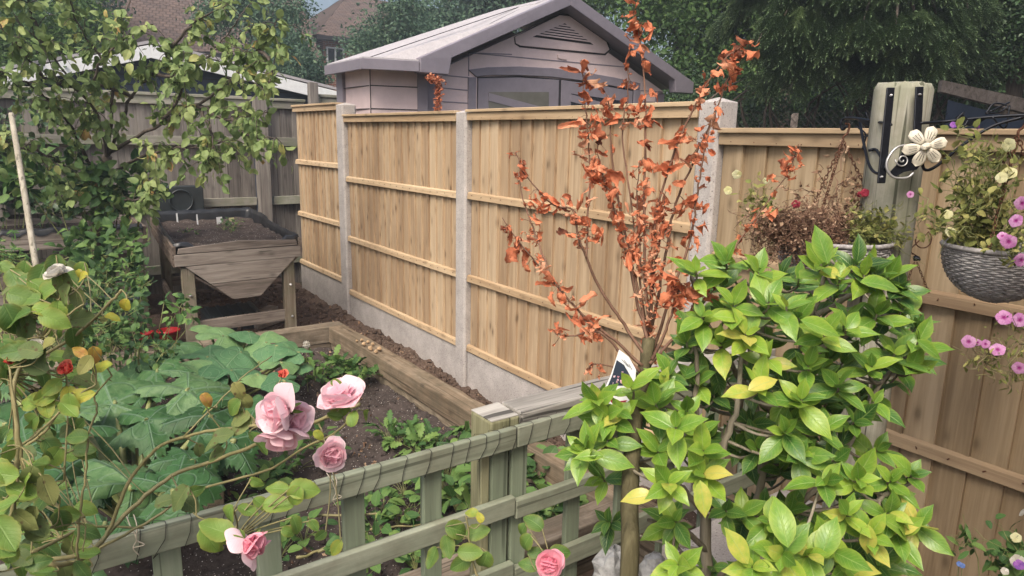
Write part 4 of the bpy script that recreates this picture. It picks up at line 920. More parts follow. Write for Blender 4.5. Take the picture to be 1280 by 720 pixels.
for b in br:
    P = pathpts(WP(b), 7, .006); n = len(P); m.tube(P, taper(n, .014, .003), 5)
    L = sum(np.linalg.norm(P[i+1]-P[i]) for i in range(n-1))
    for i in range(int(L*84)):
        if i % 5: continue
        f = R_.uniform(.15, 1)**.8; p = P[min(n-1, int(f*n))]; g = nrm(rv(.7)+np.array([0, 0, -.15])); tl = R_.uniform(.08, .24)
        tw = pathpts([p, p+g*tl*.5+UP*.01, p+g*tl-UP*tl*.25], 4); m.tube(tw, taper(len(tw), .0032, .0014), 4, False); tone = R_.gauss(.55, .14)
        for q in range(R_.randint(7, 11)):
            b_ = tw[R_.randint(1, len(tw)-1)]+rv(.008); dr = nrm(g*.4+rv(.5)+np.array([0, 0, -.65])); nn = nrm(TOCAM(p)*.3+UP*.5+rv(.6))
            put(ml, R_.choice(T_hi), b_+dr*.015, dr, nn, R_.uniform(.042, .085), rnd=min(1, max(.02, tone+R_.gauss(0, .12))))
m.build('branches', 'barkd', t); ml.build('crown', 'apple', t)

def bush(name, label, cat, cs, n, size, mat, T, stem='stemg', base=None, group=None, root_pt=None, dr_z=0., camw=.4, sr=.004, wsc=1):
    """cs: (x,y,d,r). stems rise from root_pt to each centre"""
    C = [(W(x, y, d), r) for x, y, d, r in cs]
    rp = np.array(root_pt) if root_pt is not None else down(np.mean([c for c, r in C], axis=0))
    t = thing(name, label, cat, rp, group); m, s = MB(), MB(); tot = sum(r*r for c, r in C)
    for c, r in C:
        P = pathpts([rp+rv(.01)*[1, 1, 0], (rp+c)/2+rv(.03), c], 4, .003); s.tube(P, taper(len(P), sr*1.4, sr*.5), 5)
        for i in range(int(n*r*r/tot)+1):
            q = c+rdir()*r*(R_.random()**.5)
            if i % 4 == 0: s.tube([c+rv(.005), (c+q)/2+rv(.004), q], [sr*.5, sr*.4, sr*.25], 3, False)
            put(m, R_.choice(T), q, nrm(q-c+rv(.4*r)+UP*dr_z*r), nrm(UP*.7+TOCAM(q)*camw+rv(.35)), size*R_.uniform(.6, 1.25), wsc=wsc)
    m.build('foliage', mat, t); s.build('stems', stem, t); return t
bush('fruit_bush', 'light green leafy shrub growing round the foot of the apple trunk', 'shrub', [(150, 235, 5.1, .16), (115, 225, 5.0, .14), (180, 240, 5.2, .14), (140, 262, 5.1, .15), (100, 255, 5.0, .1), (175, 222, 5.2, .12), (60, 215, 5, .15), (30, 225, 5, .15), (95, 200, 5, .14)], 430, .095, 'dkgreen', T_hi, root_pt=down(W(130, 330, 5.3)), sr=.006)
bush('ivy', 'dark ivy hanging over the old fence at the left edge', 'ivy', [(5, 165, 5.6, .18), (20, 200, 5.6, .2), (5, 240, 5.6, .22), (35, 245, 5.6, .15), (60, 150, 5.7, .1), (-25, 200, 5.4, .3), (30, 130, 5.75, .1), (60, 260, 5.6, .15)], 800, .06, 'ivy', T_rd, root_pt=down(W(0, 330, 5.6)), sr=.004)
bush('currant_bush', 'dark leafy plant hanging in front of the low table planter', 'shrub', [(110, 300, 4.9, .14), (130, 320, 4.8, .14), (90, 320, 4.8, .12), (150, 300, 4.9, .12), (120, 345, 4.7, .12), (160, 330, 4.8, .08), (165, 315, 4.8, .07)], 240, .09, 'dkgreen', T_hi, root_pt=down(W(125, 380, 4.9)), sr=.004)
bush('low_weeds', 'pale feathery weeds beside the wooden stake', 'weeds', [(15, 325, 4.6, .14), (-10, 310, 4.6, .15), (30, 340, 4.6, .1)], 320, .05, 'green', T_nar, root_pt=down(W(10, 400, 4.6)))
TP = [(165, 345, 4.1, .12), (178, 358, 4.0, .06), (135, 355, 4.0, .12), (120, 375, 3.9, .12), (155, 375, 3.9, .1), (150, 400, 3.7, .14), (110, 400, 3.7, .12), (172, 408, 3.7, .08), (140, 425, 3.6, .14), (95, 420, 3.6, .12), (175, 435, 3.6, .11), (205, 425, 3.8, .05), (120, 445, 3.5, .12), (70, 425, 3.5, .12), (205, 440, 3.6, .08)]
bush('tomato_plant', 'bushy tomato plant with fine green leaves in front of the low table planter', 'vegetable plant', TP, 1000, .045, 'dkgreen', T_nar+T_ov, root_pt=down(W(150, 480, 3.9)), sr=.005)
bush('tomato_plant', 'wispy seeding stem reaching up in front of the raised planter legs', 'vegetable plant', [(228, 385, 3.8, .05), (215, 395, 3.8, .03), (240, 396, 3.8, .03), (232, 372, 3.8, .03), (205, 378, 3.8, .03)], 45, .05, 'green', T_ov, root_pt=down(W(170, 470, 3.8)), sr=.003)
for (px, py, r_, lb) in ((150, 404, .02, 'left'), (158, 403, .017, 'right')):
    m = MB(); clod(m, W(px, py, 3.55), r_, 8); o = m.build('tomato', 'green'); s_ = o.modifiers.new('s', 'SUBSURF'); s_.levels = s_.render_levels = 2
    tag(o, 'small green tomato hanging in the bushy tomato plant at its '+lb, 'tomato', 'green tomatoes')
# red pots and dark hose-green trough among the tomato plants
def pot(name, p, r, h, mat, lab, cat, group=None):
    m = MB(); n = 20; prof = [(r*.75, 0), (r, h), (r*1.08, h), (r*1.08, h+.012), (r*.95, h+.012), (r*.9, h*.85), (0, h*.83)]; V = [p+np.array([a*math.cos(6.2832*i/n), a*math.sin(6.2832*i/n), z]) for a, z in prof for i in range(n)]
    m.raw(V, [(k*n+i, k*n+(i+1) % n, (k+1)*n+(i+1) % n, (k+1)*n+i) for k in range(len(prof)-1) for i in range(n)], smooth=True); return tag(m.build(name, mat), lab, cat, group)
pot('flower_pot', onZ(212, 432, .1), .075, .11, 'redp', 'bright red plastic pot on the soil in front of the raised planter leg', 'pot', 'red pots'); pot('flower_pot', onZ(184, 432, .12), .05, .09, 'redp', 'small dark red pot left of the bright red one', 'pot', 'red pots')
t = thing('trough', 'dark blue green plastic trough half hidden behind the tomato leaves', 'trough', onZ(140, 400, .2)); m = MB(); p = W(96, 405, 4.3); m.obox(p, (.36, .03, 0), (0, .2, 0), (0, 0, .11)); m.build('body', 'dplastic', t, .01); m = MB(); m.obox(p+np.array([-.012, -.012, .105]), (.384, .032, 0), (0, .22, 0), (0, 0, .014)); m.build('rim', 'dplastic', t, .004)

# ---------------------------------------------------------------- pumpkin and courgette
def plates(name, label, cat, items, T, mat, stemmat, root_pt, group=None, sr=.007):
    t = thing(name, label, cat, root_pt, group); s = MB()
    for (x, y, d, r, rx, ry, rz) in items:
        p = W(x, y, d); m = MB(); V, Fs, UV = R_.choice(T)
        nn = nrm(UP+np.array([rx, ry, 0])); yv = np.array([math.cos(rz), math.sin(rz), 0]); B = frame(yv, nn)
        m.raw((V*r)@B.T+p, Fs, np.column_stack([np.full(len(V), min(1, abs(R_.gauss(.5, .22)))), UV]), True)
        o = m.build('leaf', mat, t)
        if T is T_sq: q = o.modifiers.new('s', 'SUBSURF'); q.levels = q.render_levels = 1
        e = p-yv*r*.05; P = pathpts([np.array(root_pt)+rv(.03)*[1, 1, 0], (np.array(root_pt)*.6+e*.4)+UP*.08*R_.random(), e-UP*.02, e], 5); s.tube(P, taper(len(P), sr*1.5, sr*.7), 7)
    s.build('stems', stemmat, t); return t
items = [(x, y, d, r, R_.uniform(-.3, .3), R_.uniform(-.55, -.1), R_.uniform(0, 6.28)) for x, y, d, r in ((280, 420, 4.25, .15), (222, 432, 4.2, .14), (262, 445, 4.0, .17), (225, 455, 3.8, .15), (300, 440, 4.1, .14), (200, 445, 4.0, .14), (330, 428, 4.2, .13), (350, 452, 4.0, .11), (345, 432, 4.1, .13), (290, 462, 3.8, .14), (322, 468, 3.8, .12), (250, 472, 3.7, .13), (370, 440, 4.1, .09), (375, 455, 4.1, .08), (310, 415, 4.3, .12), (260, 408, 4.4, .11), (175, 460, 3.7, .13), (190, 425, 4.1, .1), (270, 488, 3.6, .12), (352, 475, 3.7, .1))]
plates('pumpkin_plant', 'pumpkin plant with rounded green leaves spreading before the raised planter', 'vegetable plant', items, T_sq, 'squash', 'stemg', (.95, 4.2, .03))
items = [(140, 505, 3.1, .25, .35, -.7, 2.9), (235, 488, 3.2, .19, -.3, -.45, .1), (55, 500, 3.1, .2, .4, -.5, 1.8), (100, 462, 3.5, .15, .1, -.5, 1.6), (185, 525, 3.0, .15, .5, -.6, -.4), (262, 520, 2.9, .15, -.5, -.5, .4), (85, 540, 2.7, .14, .5, -.4, 2.6), (165, 605, 2.35, .15, .3, -.9, .9), (218, 612, 2.3, .13, -.3, -.75, -.1), (112, 598, 2.4, .12, .3, -.5, 2.4),
         (60, 610, 2.3, .15, .4, -.5, 3.4), (130, 655, 2.1, .12, .1, -.5, 4.2), (35, 560, 2.6, .14, .1, -.9, 2.9), (15, 470, 3.3, .16, .2, -.6, 2.3), (290, 550, 2.8, .13, -.1, -.6, 0), (240, 575, 2.6, .12, 0, -.5, .5), (330, 500, 3.1, .12, 0, -.6, 1.5), (90, 690, 1.9, .13, 0, -.5, 2.5), (290, 500, 3.1, .13, .3, -.5, 1.), (35, 650, 2.1, .12, 0, -.5, 3.5), (195, 465, 3.5, .14, -.3, -.5, 2), (10, 530, 2.9, .15, 0, -.5, 2)]
items += [(R_.uniform(0, 300), R_.uniform(470, 640), R_.uniform(2.9, 3.4), R_.uniform(.06, .1), R_.uniform(-.5, .5), R_.uniform(-.9, -.2), R_.uniform(0, 6)) for _ in range(14)]
plates('courgette_plant', 'large courgette plant with jagged grey green leaves filling the near left of the bed', 'vegetable plant', items, T_cg, 'courg', 'stemg', (.28, 2.95, .03), sr=.011)

# ---------------------------------------------------------------- weeds in the bed
def weeds(label, lst, n, size, T, mat='green', rad=.1, h=.05):
    return herb('weed_clump', [onZ(x, y, .05) for x, y in lst], n, size, mat, T, label, 'weeds', 'weed clumps in the raised bed', rad=rad, h=h)
T_dan = [leaf_t(4, 10, .34, .2, c, .5, .03, pos=.6, seed=i, serr=.3) for i, c in enumerate((.3, .6, .1))]
weeds('ragged dandelion clump in the middle of the bare soil', [(498, 556), (515, 550), (485, 553), (530, 560), (548, 562), (520, 568)], 16, .10, T_dan, rad=.07)
weeds('spiky green weeds under the corner of the sleepers', [(425, 478), (440, 470), (410, 470), (395, 478), (450, 480), (380, 470), (425, 465)], 20, .11, T_dan, rad=.1)
weeds('small rounded weed close to the long sleeper', [(575, 556), (580, 548)], 8, .07, T_rd, rad=.05)
weeds('broad leafed weeds behind the lath left of the mossy post', [(570, 640), (580, 610), (555, 625), (590, 650), (570, 590), (560, 600)], 16, .09, T_ov, rad=.1, h=.12)
weeds('spreading weeds seen through the trellis below the roses', [(480, 640), (505, 620), (520, 650), (470, 670), (450, 640), (500, 660), (535, 630)], 15, .07, T_ov, rad=.11)
weeds('leafy weeds filling the gap beside the near sleeper', [(665, 640), (680, 660), (672, 610), (690, 650), (700, 660), (660, 590), (685, 600)], 16, .08, T_rd, rad=.1, h=.1)
weeds('low weeds between the roses and the soil at left', [(370, 590), (390, 560), (350, 610), (330, 620), (400, 580), (380, 680), (350, 700), (300, 640)], 18, .07, T_ov, rad=.12)
weeds('nibbled green weeds beneath the trellis at bottom', [(540, 700), (520, 715), (560, 705), (440, 700), (470, 715)], 14, .07, T_ov, rad=.09, h=.1)
p = onZ(383, 470, .05); q = W(383, 431, 4.35); t = thing('dandelion_clock', 'round white dandelion seed head in front of the far sleeper', 'seed head', down(q)); m = MB(); m.tube(pathpts([down(q), q*[1, 1, .5]+rv(.01), q]), .002, 4); m.build('stem', 'stemg', t); m = MB()
for i in range(130):
    d = rdir(); m.tube([q, q+d*.024], [.0006, .0005], 3, False); put(m, T_far[0], q+d*.022, rdir(), d, .008, .9)
m.build('head', 'petalc', t)
for k, (a, b, c) in enumerate((((385, 645, 2.5), (470, 642, 2.6), (535, 648, 2.7)), ((400, 690, 2.2), (450, 665, 2.4), (530, 655, 2.65)), ((370, 700, 2.2), (420, 680, 2.3), (470, 684, 2.35)))):
    m = MB(); P = pathpts([onZ(q[0], q[1], .09) for q in (a, b, c)], 5, .004); m.tube(P, taper(len(P), .006, .004), 5); tag(m.build('dead_stick', 'stemt'), ('longest tan dead stem lying on the bed soil', 'forked looking tan stem lying lower on the soil', 'short tan stem lying at the near edge of the soil')[k], 'stick', 'dead stems on the soil')
# ---------------------------------------------------------------- glossy evergreen (camellia)
base = W(885, 800, 1.5); base[2] = 0
t = thing('evergreen_shrub', 'glossy evergreen shrub with yellow green pointed leaves in front of the trellis', 'shrub', (base[0], base[1], 0))
SK = [[(886, 800, 1.40), (884, 720, 1.38), (882, 640, 1.36), (883, 600, 1.35), (905, 550, 1.35), (922, 510, 1.34), (934, 450, 1.33), (940, 400, 1.32), (930, 350, 1.32)],
      [(883, 605, 1.35), (868, 560, 1.33), (850, 520, 1.3), (820, 500, 1.28), (790, 500, 1.25)], [(884, 650, 1.37), (862, 620, 1.33), (840, 600, 1.3), (800, 580, 1.26), (760, 560, 1.22), (740, 560, 1.2)],
      [(940, 800, 1.45), (942, 680, 1.42), (952, 600, 1.42), (968, 520, 1.4), (990, 460, 1.38), (1015, 400, 1.36), (1030, 345, 1.34), (1035, 320, 1.33)],
      [(968, 520, 1.4), (930, 480, 1.36), (900, 430, 1.33), (870, 380, 1.3), (865, 340, 1.3)], [(990, 460, 1.38), (1040, 430, 1.36), (1090, 400, 1.36), (1130, 390, 1.36)],
      [(884, 640, 1.35), (904, 565, 1.27), (921, 505, 1.25), (928, 440, 1.27), (932, 390, 1.28)], [(884, 620, 1.35), (868, 550, 1.27), (872, 480, 1.27), (866, 420, 1.28)],
      [(945, 690, 1.4), (990, 640, 1.35), (1040, 590, 1.33), (1070, 540, 1.33), (1100, 480, 1.34), (1150, 430, 1.34)], [(942, 760, 1.4), (1000, 700, 1.28), (1060, 660, 1.24), (1105, 620, 1.22), (1140, 600, 1.22)],
      [(886, 760, 1.38), (900, 720, 1.25), (950, 700, 1.15), (1000, 680, 1.1)], [(884, 740, 1.38), (860, 700, 1.25), (840, 690, 1.18)], [(884, 690, 1.37), (850, 660, 1.32), (810, 650, 1.3)], [(952, 600, 1.42), (945, 500, 1.4), (950, 420, 1.4), (970, 360, 1.38)], [(1015, 400, 1.36), (1060, 370, 1.34), (1100, 345, 1.33)]]
m = MB(); nodes = []
for i, s_ in enumerate(SK):
    P = pathpts(WP(s_), 5, .0015); P[0] = P[0]
    if i in (0, 3): P = [np.array([P[0][0], P[0][1], 0.])]+P
    m.tube(P, taper(len(P), .0135 if i == 0 else .010 if i == 3 else .0065, .0035), 7); nodes += P[2:]
ml = MB()
def cam_cluster(c, n, L, rb=None, axis=None, spread=None):
    a = nrm(axis if axis is not None else (c-W(940, 560, 1.6))*1.2+UP*.55+TOCAM(c)*.45)
    x = nrm(np.cross(a, [.3, .1, 1])); y = np.cross(a, x); ph = R_.uniform(0, 6.28)
    for i in range(n):
        an = ph+i*2.4; tl = (.35+1.0*(i/n) if spread is None else spread)+R_.uniform(-.12, .12)
        side = math.cos(an)*x+math.sin(an)*y; dr = nrm(a*math.cos(tl)+side*math.sin(tl)-UP*.10+rv(.16))
        nn = nrm(a*math.sin(tl)-side*math.cos(tl)+a*.2+UP*.25+rv(.28))
        r = (R_.gauss(.52, .16) if rb is None else rb+R_.gauss(0, .11))
        put(ml, R_.choice(T_cam), c-a*.012*i/n*2, dr, nn, L*R_.uniform(.62, 1.15)*(.75+.35*i/n), rnd=min(.99, max(.02, r)))
    b = min(nodes, key=lambda q: np.linalg.norm(q-c)+(.12 if q[2] > c[2] else 0))
    P = pathpts([b, (b+c)/2-UP*.01-a*.01, c-a*.02, c], 3); m.tube(P, taper(len(P), .0032, .0018), 5, False)
front = [(724, 562, 1.16, .6), (762, 522, 1.2, .6), (820, 505, 1.22, .5), (822, 565, 1.2, .55), (862, 515, 1.22, .55), (748, 500, 1.2, .62), (828, 478, 1.26, .5), (845, 650, 1.2, .5), (872, 540, 1.22, .6),
         (790, 487, 1.2, .65), (775, 515, 1.2, .6), (738, 565, 1.15, .62), (757, 548, 1.18, .55), (752, 598, 1.22, .5), (845, 535, 1.15, .6), (880, 565, 1.15, .62), (835, 605, 1.1, .68), (880, 595, 1.15, .78), (838, 655, 1.25, .42), (850, 705, 1.05, .66), (758, 655, 1.42, .25),
         (870, 480, 1.28, .5), (835, 465, 1.28, .45), (860, 430, 1.27, .5), (880, 395, 1.25, .55), (870, 340, 1.25, .58), (905, 330, 1.27, .55), (950, 340, 1.25, .62), (915, 380, 1.22, .6), (960, 375, 1.18, .68), (985, 385, 1.16, .66), (935, 415, 1.2, .72), (900, 430, 1.25, .6),
         (1030, 330, 1.27, .6), (1050, 350, 1.25, .62), (1080, 345, 1.25, .66), (1110, 345, 1.27, .6), (1095, 390, 1.25, .58), (1130, 385, 1.28, .62), (1060, 410, 1.2, .6), (1030, 420, 1.18, .66), (1150, 425, 1.28, .6), (1120, 440, 1.28, .55), (1090, 460, 1.25, .6), (1140, 462, 1.28, .6),
         (1010, 455, 1.2, .5), (1050, 480, 1.22, .45), (960, 450, 1.2, .68), (950, 480, 1.18, .75), (1000, 500, 1.18, .62), (1090, 500, 1.26, .45), (1070, 530, 1.26, .42), (1030, 540, 1.2, .45), (980, 540, 1.2, .5), (1000, 570, 1.2, .5), (1045, 575, 1.18, .48), (1030, 600, 1.15, .55), (1075, 600, 1.15, .62),
         (1060, 640, 1.12, .66), (1115, 600, 1.2, .55), (1140, 595, 1.2, .5), (1110, 640, 1.15, .62), (1090, 670, 1.12, .66), (1125, 665, 1.15, .66), (1150, 655, 1.16, .66), (1010, 690, 1.02, .7), (975, 690, 1.02, .66), (940, 710, 1.0, .68), (1040, 690, 1.05, .62), (1060, 710, 1.08, .6), (910, 640, 1.3, .4), (960, 650, 1.25, .45), (1020, 650, 1.2, .5)]
for x, y, d, rb in front: cam_cluster(W(x+R_.uniform(-3, 3), y+R_.uniform(-3, 3), d), R_.randint(5, 8), .066, (rb+.03 if rb < .74 else rb))
poly = [(745, 500), (800, 478), (850, 440), (862, 345), (905, 328), (960, 340), (1010, 345), (1040, 318), (1090, 335), (1135, 345), (1140, 385), (1160, 415), (1150, 462), (1110, 500), (1100, 560), (1135, 600), (1140, 670), (1090, 720), (900, 740), (900, 560), (790, 600), (755, 570)]
def inside(x, y):
    c = False; n = len(poly)
    for i in range(n):
        x1, y1 = poly[i]; x2, y2 = poly[(i+1) % n]
        if (y1 > y) != (y2 > y) and x < (x2-x1)*(y-y1)/(y2-y1)+x1: c = not c
    return c
k = 0
while k < 175:
    x, y = R_.uniform(740, 1170), R_.uniform(310, 760)
    if not (inside(x, y) or (y > 700 and 870 < x < 1120)): continue
    if 850 < x < 925 and 590 < y < 700: continue
    if x < 835 and y > 535: continue
    if abs(x-(918-(y-500)*.2)) < 14 and 420 < y < 620: continue
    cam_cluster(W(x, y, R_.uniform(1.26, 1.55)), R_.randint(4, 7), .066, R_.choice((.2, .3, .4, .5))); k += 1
# a few hand-set large leaves
for (x, y, d, dx, dy, L, r, tn) in ((1075, 353, 1.2, 1, .0, .085, .62, .5), (1100, 648, 1.12, 1, .45, .082, .68, .6), (985, 685, 1.0, -.15, -1, .078, .66, .9), (1025, 700, 1.02, .3, -1, .072, .62, .9), (935, 488, 1.15, .8, -.2, .06, .97, .7), (820, 620, 1.08, -1, -.2, .058, .96, .7), (935, 705, .99, -.6, -.8, .062, .9, .9), (875, 600, 1.1, .2, 1, .06, .88, .9), (1000, 400, 1.13, 1, .25, .075, .66, .6), (1180-35, 425, 1.24, .4, .3, .06, .55, .6), (1035, 330, 1.2, -.4, -1, .072, .58, .8), (1085, 655, 1.1, .1, 1, .055, .92, .6), (755, 570, 1.12, -1, -.1, .05, .7, .5), (890, 395, 1.2, 1, .1, .06, .78, .5)):
    p = W(x, y, d); dr = RR*dx+DD*dy+rv(.1); put(ml, R_.choice(T_cam[:3]), p, dr, TOCAM(p)*tn+UP*.6, L, rnd=r)
m.build('stems', 'bark', t); ml.build('leaves', 'cam', t)

# ---------------------------------------------------------------- dead orange shrub
t = thing('dead_shrub', 'dead shrub with curled rust orange leaves on bare twigs before the pale fence', 'shrub', down(W(788, 800, 1.5)))
m = MB(); b0 = W(789, 760, 1.33)
b0 = W(784, 760, 1.16); P = pathpts([down(b0), b0, W(787, 640, 1.17), W(790, 560, 1.2), W(797, 500, 1.26), W(806, 460, 1.31), (W(811, 425, 1.34))], 4, .0008); m.tube(P, [a_+R_.uniform(-.0012, .0012) for a_ in taper(len(P), .0165, .0125)], 10); m.build('trunk', 'barkm', t)
br = [([(803, 458), (768, 425), (735, 400), (690, 350), (655, 310), (628, 272)], 1.30, 62, (.3, .95), .034),
      ([(806, 445), (780, 405), (752, 365), (733, 322), (722, 290), (716, 262), (690, 255), (655, 215), (645, 190)], 1.32, 46, (.45, 1), .034),
      ([(733, 322), (735, 270), (738, 220), (735, 170), (730, 120), (727, 75)], 1.32, 56, (.1, .95), .04),
      ([(810, 430), (795, 370), (782, 310), (765, 250), (752, 215), (745, 170)], 1.33, 58, (.35, 1), .037),
      ([(812, 430), (806, 330), (806, 230), (807, 130), (800, 50), (792, 15)], 1.36, 66, (.2, 1), .036),
      ([(814, 425), (815, 330), (822, 260), (845, 185), (872, 125), (905, 75), (935, 55)], 1.38, 62, (.25, 1), .036),
      ([(812, 425), (830, 330), (842, 265), (865, 205), (890, 150), (912, 95), (925, 70)], 1.42, 50, (.25, .95), .034),
      ([(816, 440), (838, 370), (862, 300), (872, 240), (880, 190), (890, 150)], 1.38, 46, (.3, 1), .034),
      ([(810, 420), (790, 330), (768, 220), (762, 150), (760, 125)], 1.35, 30, (.4, 1), .030),
      ([(806, 400), (790, 260), (778, 170), (785, 120), (785, 85)], 1.37, 20, (.5, 1), .026),
      ([(815, 450), (835, 405), (845, 375), (850, 355)], 1.27, 34, (.6, 1), .045), ([(812, 400), (800, 320), (796, 250), (800, 200)], 1.34, 34, (.3, 1), .026), ([(812, 415), (818, 340), (828, 280), (832, 240)], 1.36, 34, (.3, 1), .028),
      ([(800, 465), (775, 440), (750, 415), (715, 420), (695, 418)], 1.28, 26, (.4, 1), .026), ([(803, 470), (772, 460), (745, 455), (735, 460)], 1.3, 12, (.5, 1), .018), ([(812, 455), (850, 415), (870, 395), (900, 350)], 1.3, 24, (.4, 1), .028),
      ([(690, 350), (672, 300), (655, 255), (648, 215)], 1.3, 22, (.2, 1), .026), ([(905, 330), (925, 300), (950, 265), (985, 215), (998, 180)], 1.5, 46, (.0, 1), .03)]
ms, ml = MB(), MB()
for pts, d, n, (f0, f1), sz in br:
    P = pathpts([W(x, y, d+.02*math.sin(i)) for i, (x, y) in enumerate(pts)], 6, .0008); N = len(P); ms.tube(P, taper(N, .0036 if pts[0][1] > 400 and n > 15 else .0022, .0009), 5)
    for i in range(int(n*.72)):
        f = R_.uniform(f0, f1); q = P[min(N-1, int(f*N))]; s_ = sz*R_.uniform(.5, 1.4)*(1.15-.35*f)
        o_ = q+rv(.006); dr = nrm(rv(.55)+RR*R_.uniform(-.6, .6)+np.array([0, 0, R_.uniform(-1.0, .1)]))
        ms.tube([q, (q+o_)/2, o_+dr*.006], .0006, 3, False)
        put(ml, R_.choice(T_cr), o_+dr*.005, dr, nrm(TOCAM(o_)+rv(.8)), s_, rnd=min(1, abs(R_.gauss(.66 if f < .85 else .45, .22))), wsc=R_.choice((.5, .7, .9, 1.3)))
# scaly dead leaf scraps round the trunk fork
for i in range(150):
    yy = R_.uniform(230, 500); q = W(R_.gauss(812, 6+max(0, 400-yy)*.09), yy, 1.35+R_.uniform(-.03, .03)); put(ml, R_.choice(T_cr), q, rdir()-UP*.6, rdir(), R_.uniform(.012, .028), rnd=R_.choice((.2, .5, .9, 1.)), wsc=.5)
ms.build('twigs', 'twigr', t); ml.build('leaves', 'dead', t)
# printed plant label
t = thing('plant_label', 'pointed white plant label with a dark picture, tied to the dead shrub', 'plant label', W(780, 475, 1.28))
pl = [(774, 437), (785, 445), (795, 460), (795, 476), (760, 530), (756, 505), (765, 470)]
LB = lambda x, y, o_=0: W(x, y, 1.26-o_+ (y-440)*.0002)
m = MB(); m.prism([LB(774, 437), LB(786, 446), LB(795, 462), LB(794, 478), LB(788, 500), LB(772, 519), LB(762, 508), LB(752, 494), LB(763, 470)], _f*.0012); m.build('card', 'white', t)
m = MB(); m.prism([LB(771, 450, .0008), LB(780, 456, .0008), LB(792, 477, .0008), LB(790, 482, .0008), LB(760, 482, .0008), LB(765, 470, .0008)], _f*.0006); m.build('picture', 'navy', t)
m = MB(); m.prism([LB(758, 495, .0008), LB(772, 502, .0008), LB(784, 500, .0008), LB(773, 514, .0008)], _f*.0006); m.build('lower_picture', 'redfl', t)
m = MB()
for i in range(22): put(m, T_far[0], LB(R_.uniform(766, 785), R_.uniform(466, 481), .0012), rv()-_f*0, -_f, .006, R_.random())
m.build('pictured_blossom', 'petal', t)
m = MB()
for a, b in (((777, 449), (785, 458)), ((780, 450), (787, 459)), ((786, 455), (790, 462))): m.tube([LB(*a, .001), LB(*b, .001)], .0004, 3)
m.build('print_lines', 'gap', t); m = MB(); m.tube(pathpts([LB(792, 461), W(800, 468, 1.3), W(806, 470, 1.33)]), .001, 4); m.build('tie', 'white', t)

# ---------------------------------------------------------------- roses
RB = down(W(-60, 700, .9)); t = thing('rose_bush', 'rose bush with long arching canes and pale pink double blooms leaning over the trellis', 'rose', RB)
canes = [([(-60, 760, .95), (0, 690, .98), (60, 705, 1.0), (108, 694, 1.05), (165, 635, 1.12), (215, 595, 1.15), (270, 575, 1.15), (330, 552, 1.1), (400, 525, 1.05), (450, 505, 1.02)], .0065),
         ([(60, 700, .99), (110, 690, 1.02), (135, 665, 1.05), (160, 605, 1.05), (195, 562, 1.05), (235, 545, 1.03), (285, 535, 1.0), (350, 530, .97)], .005),
         ([(108, 694, 1.05), (180, 655, 1.1), (250, 612, 1.13), (330, 590, 1.1), (380, 560, 1.05), (420, 540, 1.02), (448, 512, 1.0)], .0035), ([(-20, 730, .9), (15, 640, .9), (22, 560, .9), (18, 480, .9), (38, 440, .92), (50, 425, .93)], .006),
         ([(30, 600, .9), (20, 520, .88), (12, 460, .88)], .0035), ([(20, 560, .92), (50, 540, .92), (90, 500, .92), (120, 480, .92)], .003), ([(10, 470, 1.0), (60, 440, 1.0), (100, 415, 1.0), (140, 375, 1.0), (152, 362, 1.0)], .0045),
         ([(96, 700, .95), (100, 640, .95), (108, 590, .95), (110, 545, .95), (122, 512, .95), (118, 495, .95), (140, 470, .95)], .0028), ([(0, 585, .95), (30, 560, .95), (55, 540, .95), (70, 520, .95)], .004),
         ([(50, 425, .93), (65, 400, .93), (75, 375, .93)], .004), ([(40, 440, .92), (70, 405, .92), (105, 380, .92)], .003), ([(80, 600, .95), (85, 500, .95), (82, 465, .93)], .0022), ([(400, 530, 1.05), (405, 548, 1.0), (412, 565, .98)], .002),
         ([(215, 595, 1.15), (240, 640, 1.0), (270, 655, .9), (296, 672, .86)], .002), ([(350, 530, .97), (340, 500, .95), (352, 470, .95)], .002), ([(410, 520, 1.0), (425, 500, .97), (440, 470, 1.0)], .002),
         ([(40, 690, .98), (110, 660, 1.1), (180, 660, 1.15)], .004), ([(230, 545, 1.03), (285, 490, 1.05), (305, 470, 1.05), (340, 445, 1.1)], .002), ([(0, 655, .9), (60, 660, .9), (105, 655, .95), (104, 690, .95)], .0018)]
m = MB(); CP = []
for i, (c, r) in enumerate(canes):
    r *= .68; P = pathpts(WP(c), 6, .0006); CP += P; m.tube(P, taper(len(P), r, r*.6), 6)
    for k in range(0, len(P)-1, 5):
        d = rdir(); m.tube([P[k], P[k]+d*.005+rv(.0005)+d*r], [.0012, .0002], 3, False)
ml, msp, mst = MB(), MB(), m
def rleaf(x, y, d, L=.05, n=1, spot=False, rb=None, T=T_hi, dirn=None):
    for i in range(n):
        c = W(x+R_.uniform(-9, 9)*(n > 1), y+R_.uniform(-9, 9)*(n > 1), d+R_.uniform(-.02, .02)); dr = RR*R_.uniform(-1, 1)+DD*R_.uniform(-.3, 1) if dirn is None else RR*dirn[0]+DD*dirn[1]+rv(.15)
        put(msp if spot else ml, R_.choice(T), c-nrm(dr)*L*.5, dr, nrm(TOCAM(c)*.8+UP*.5+rv(.35)), L*R_.uniform(.85, 1.15), rnd=(R_.gauss(.6, .15) if rb is None else rb), wsc=1.1)
        a = c-nrm(dr)*L*.5; b = min(CP, key=lambda q: np.linalg.norm(q-a)); mst.tube(pathpts([b, (a+b)/2-nrm(dr)*L*.15-UP*.004, a+nrm(dr)*.002], 3), .0010, 4, False)
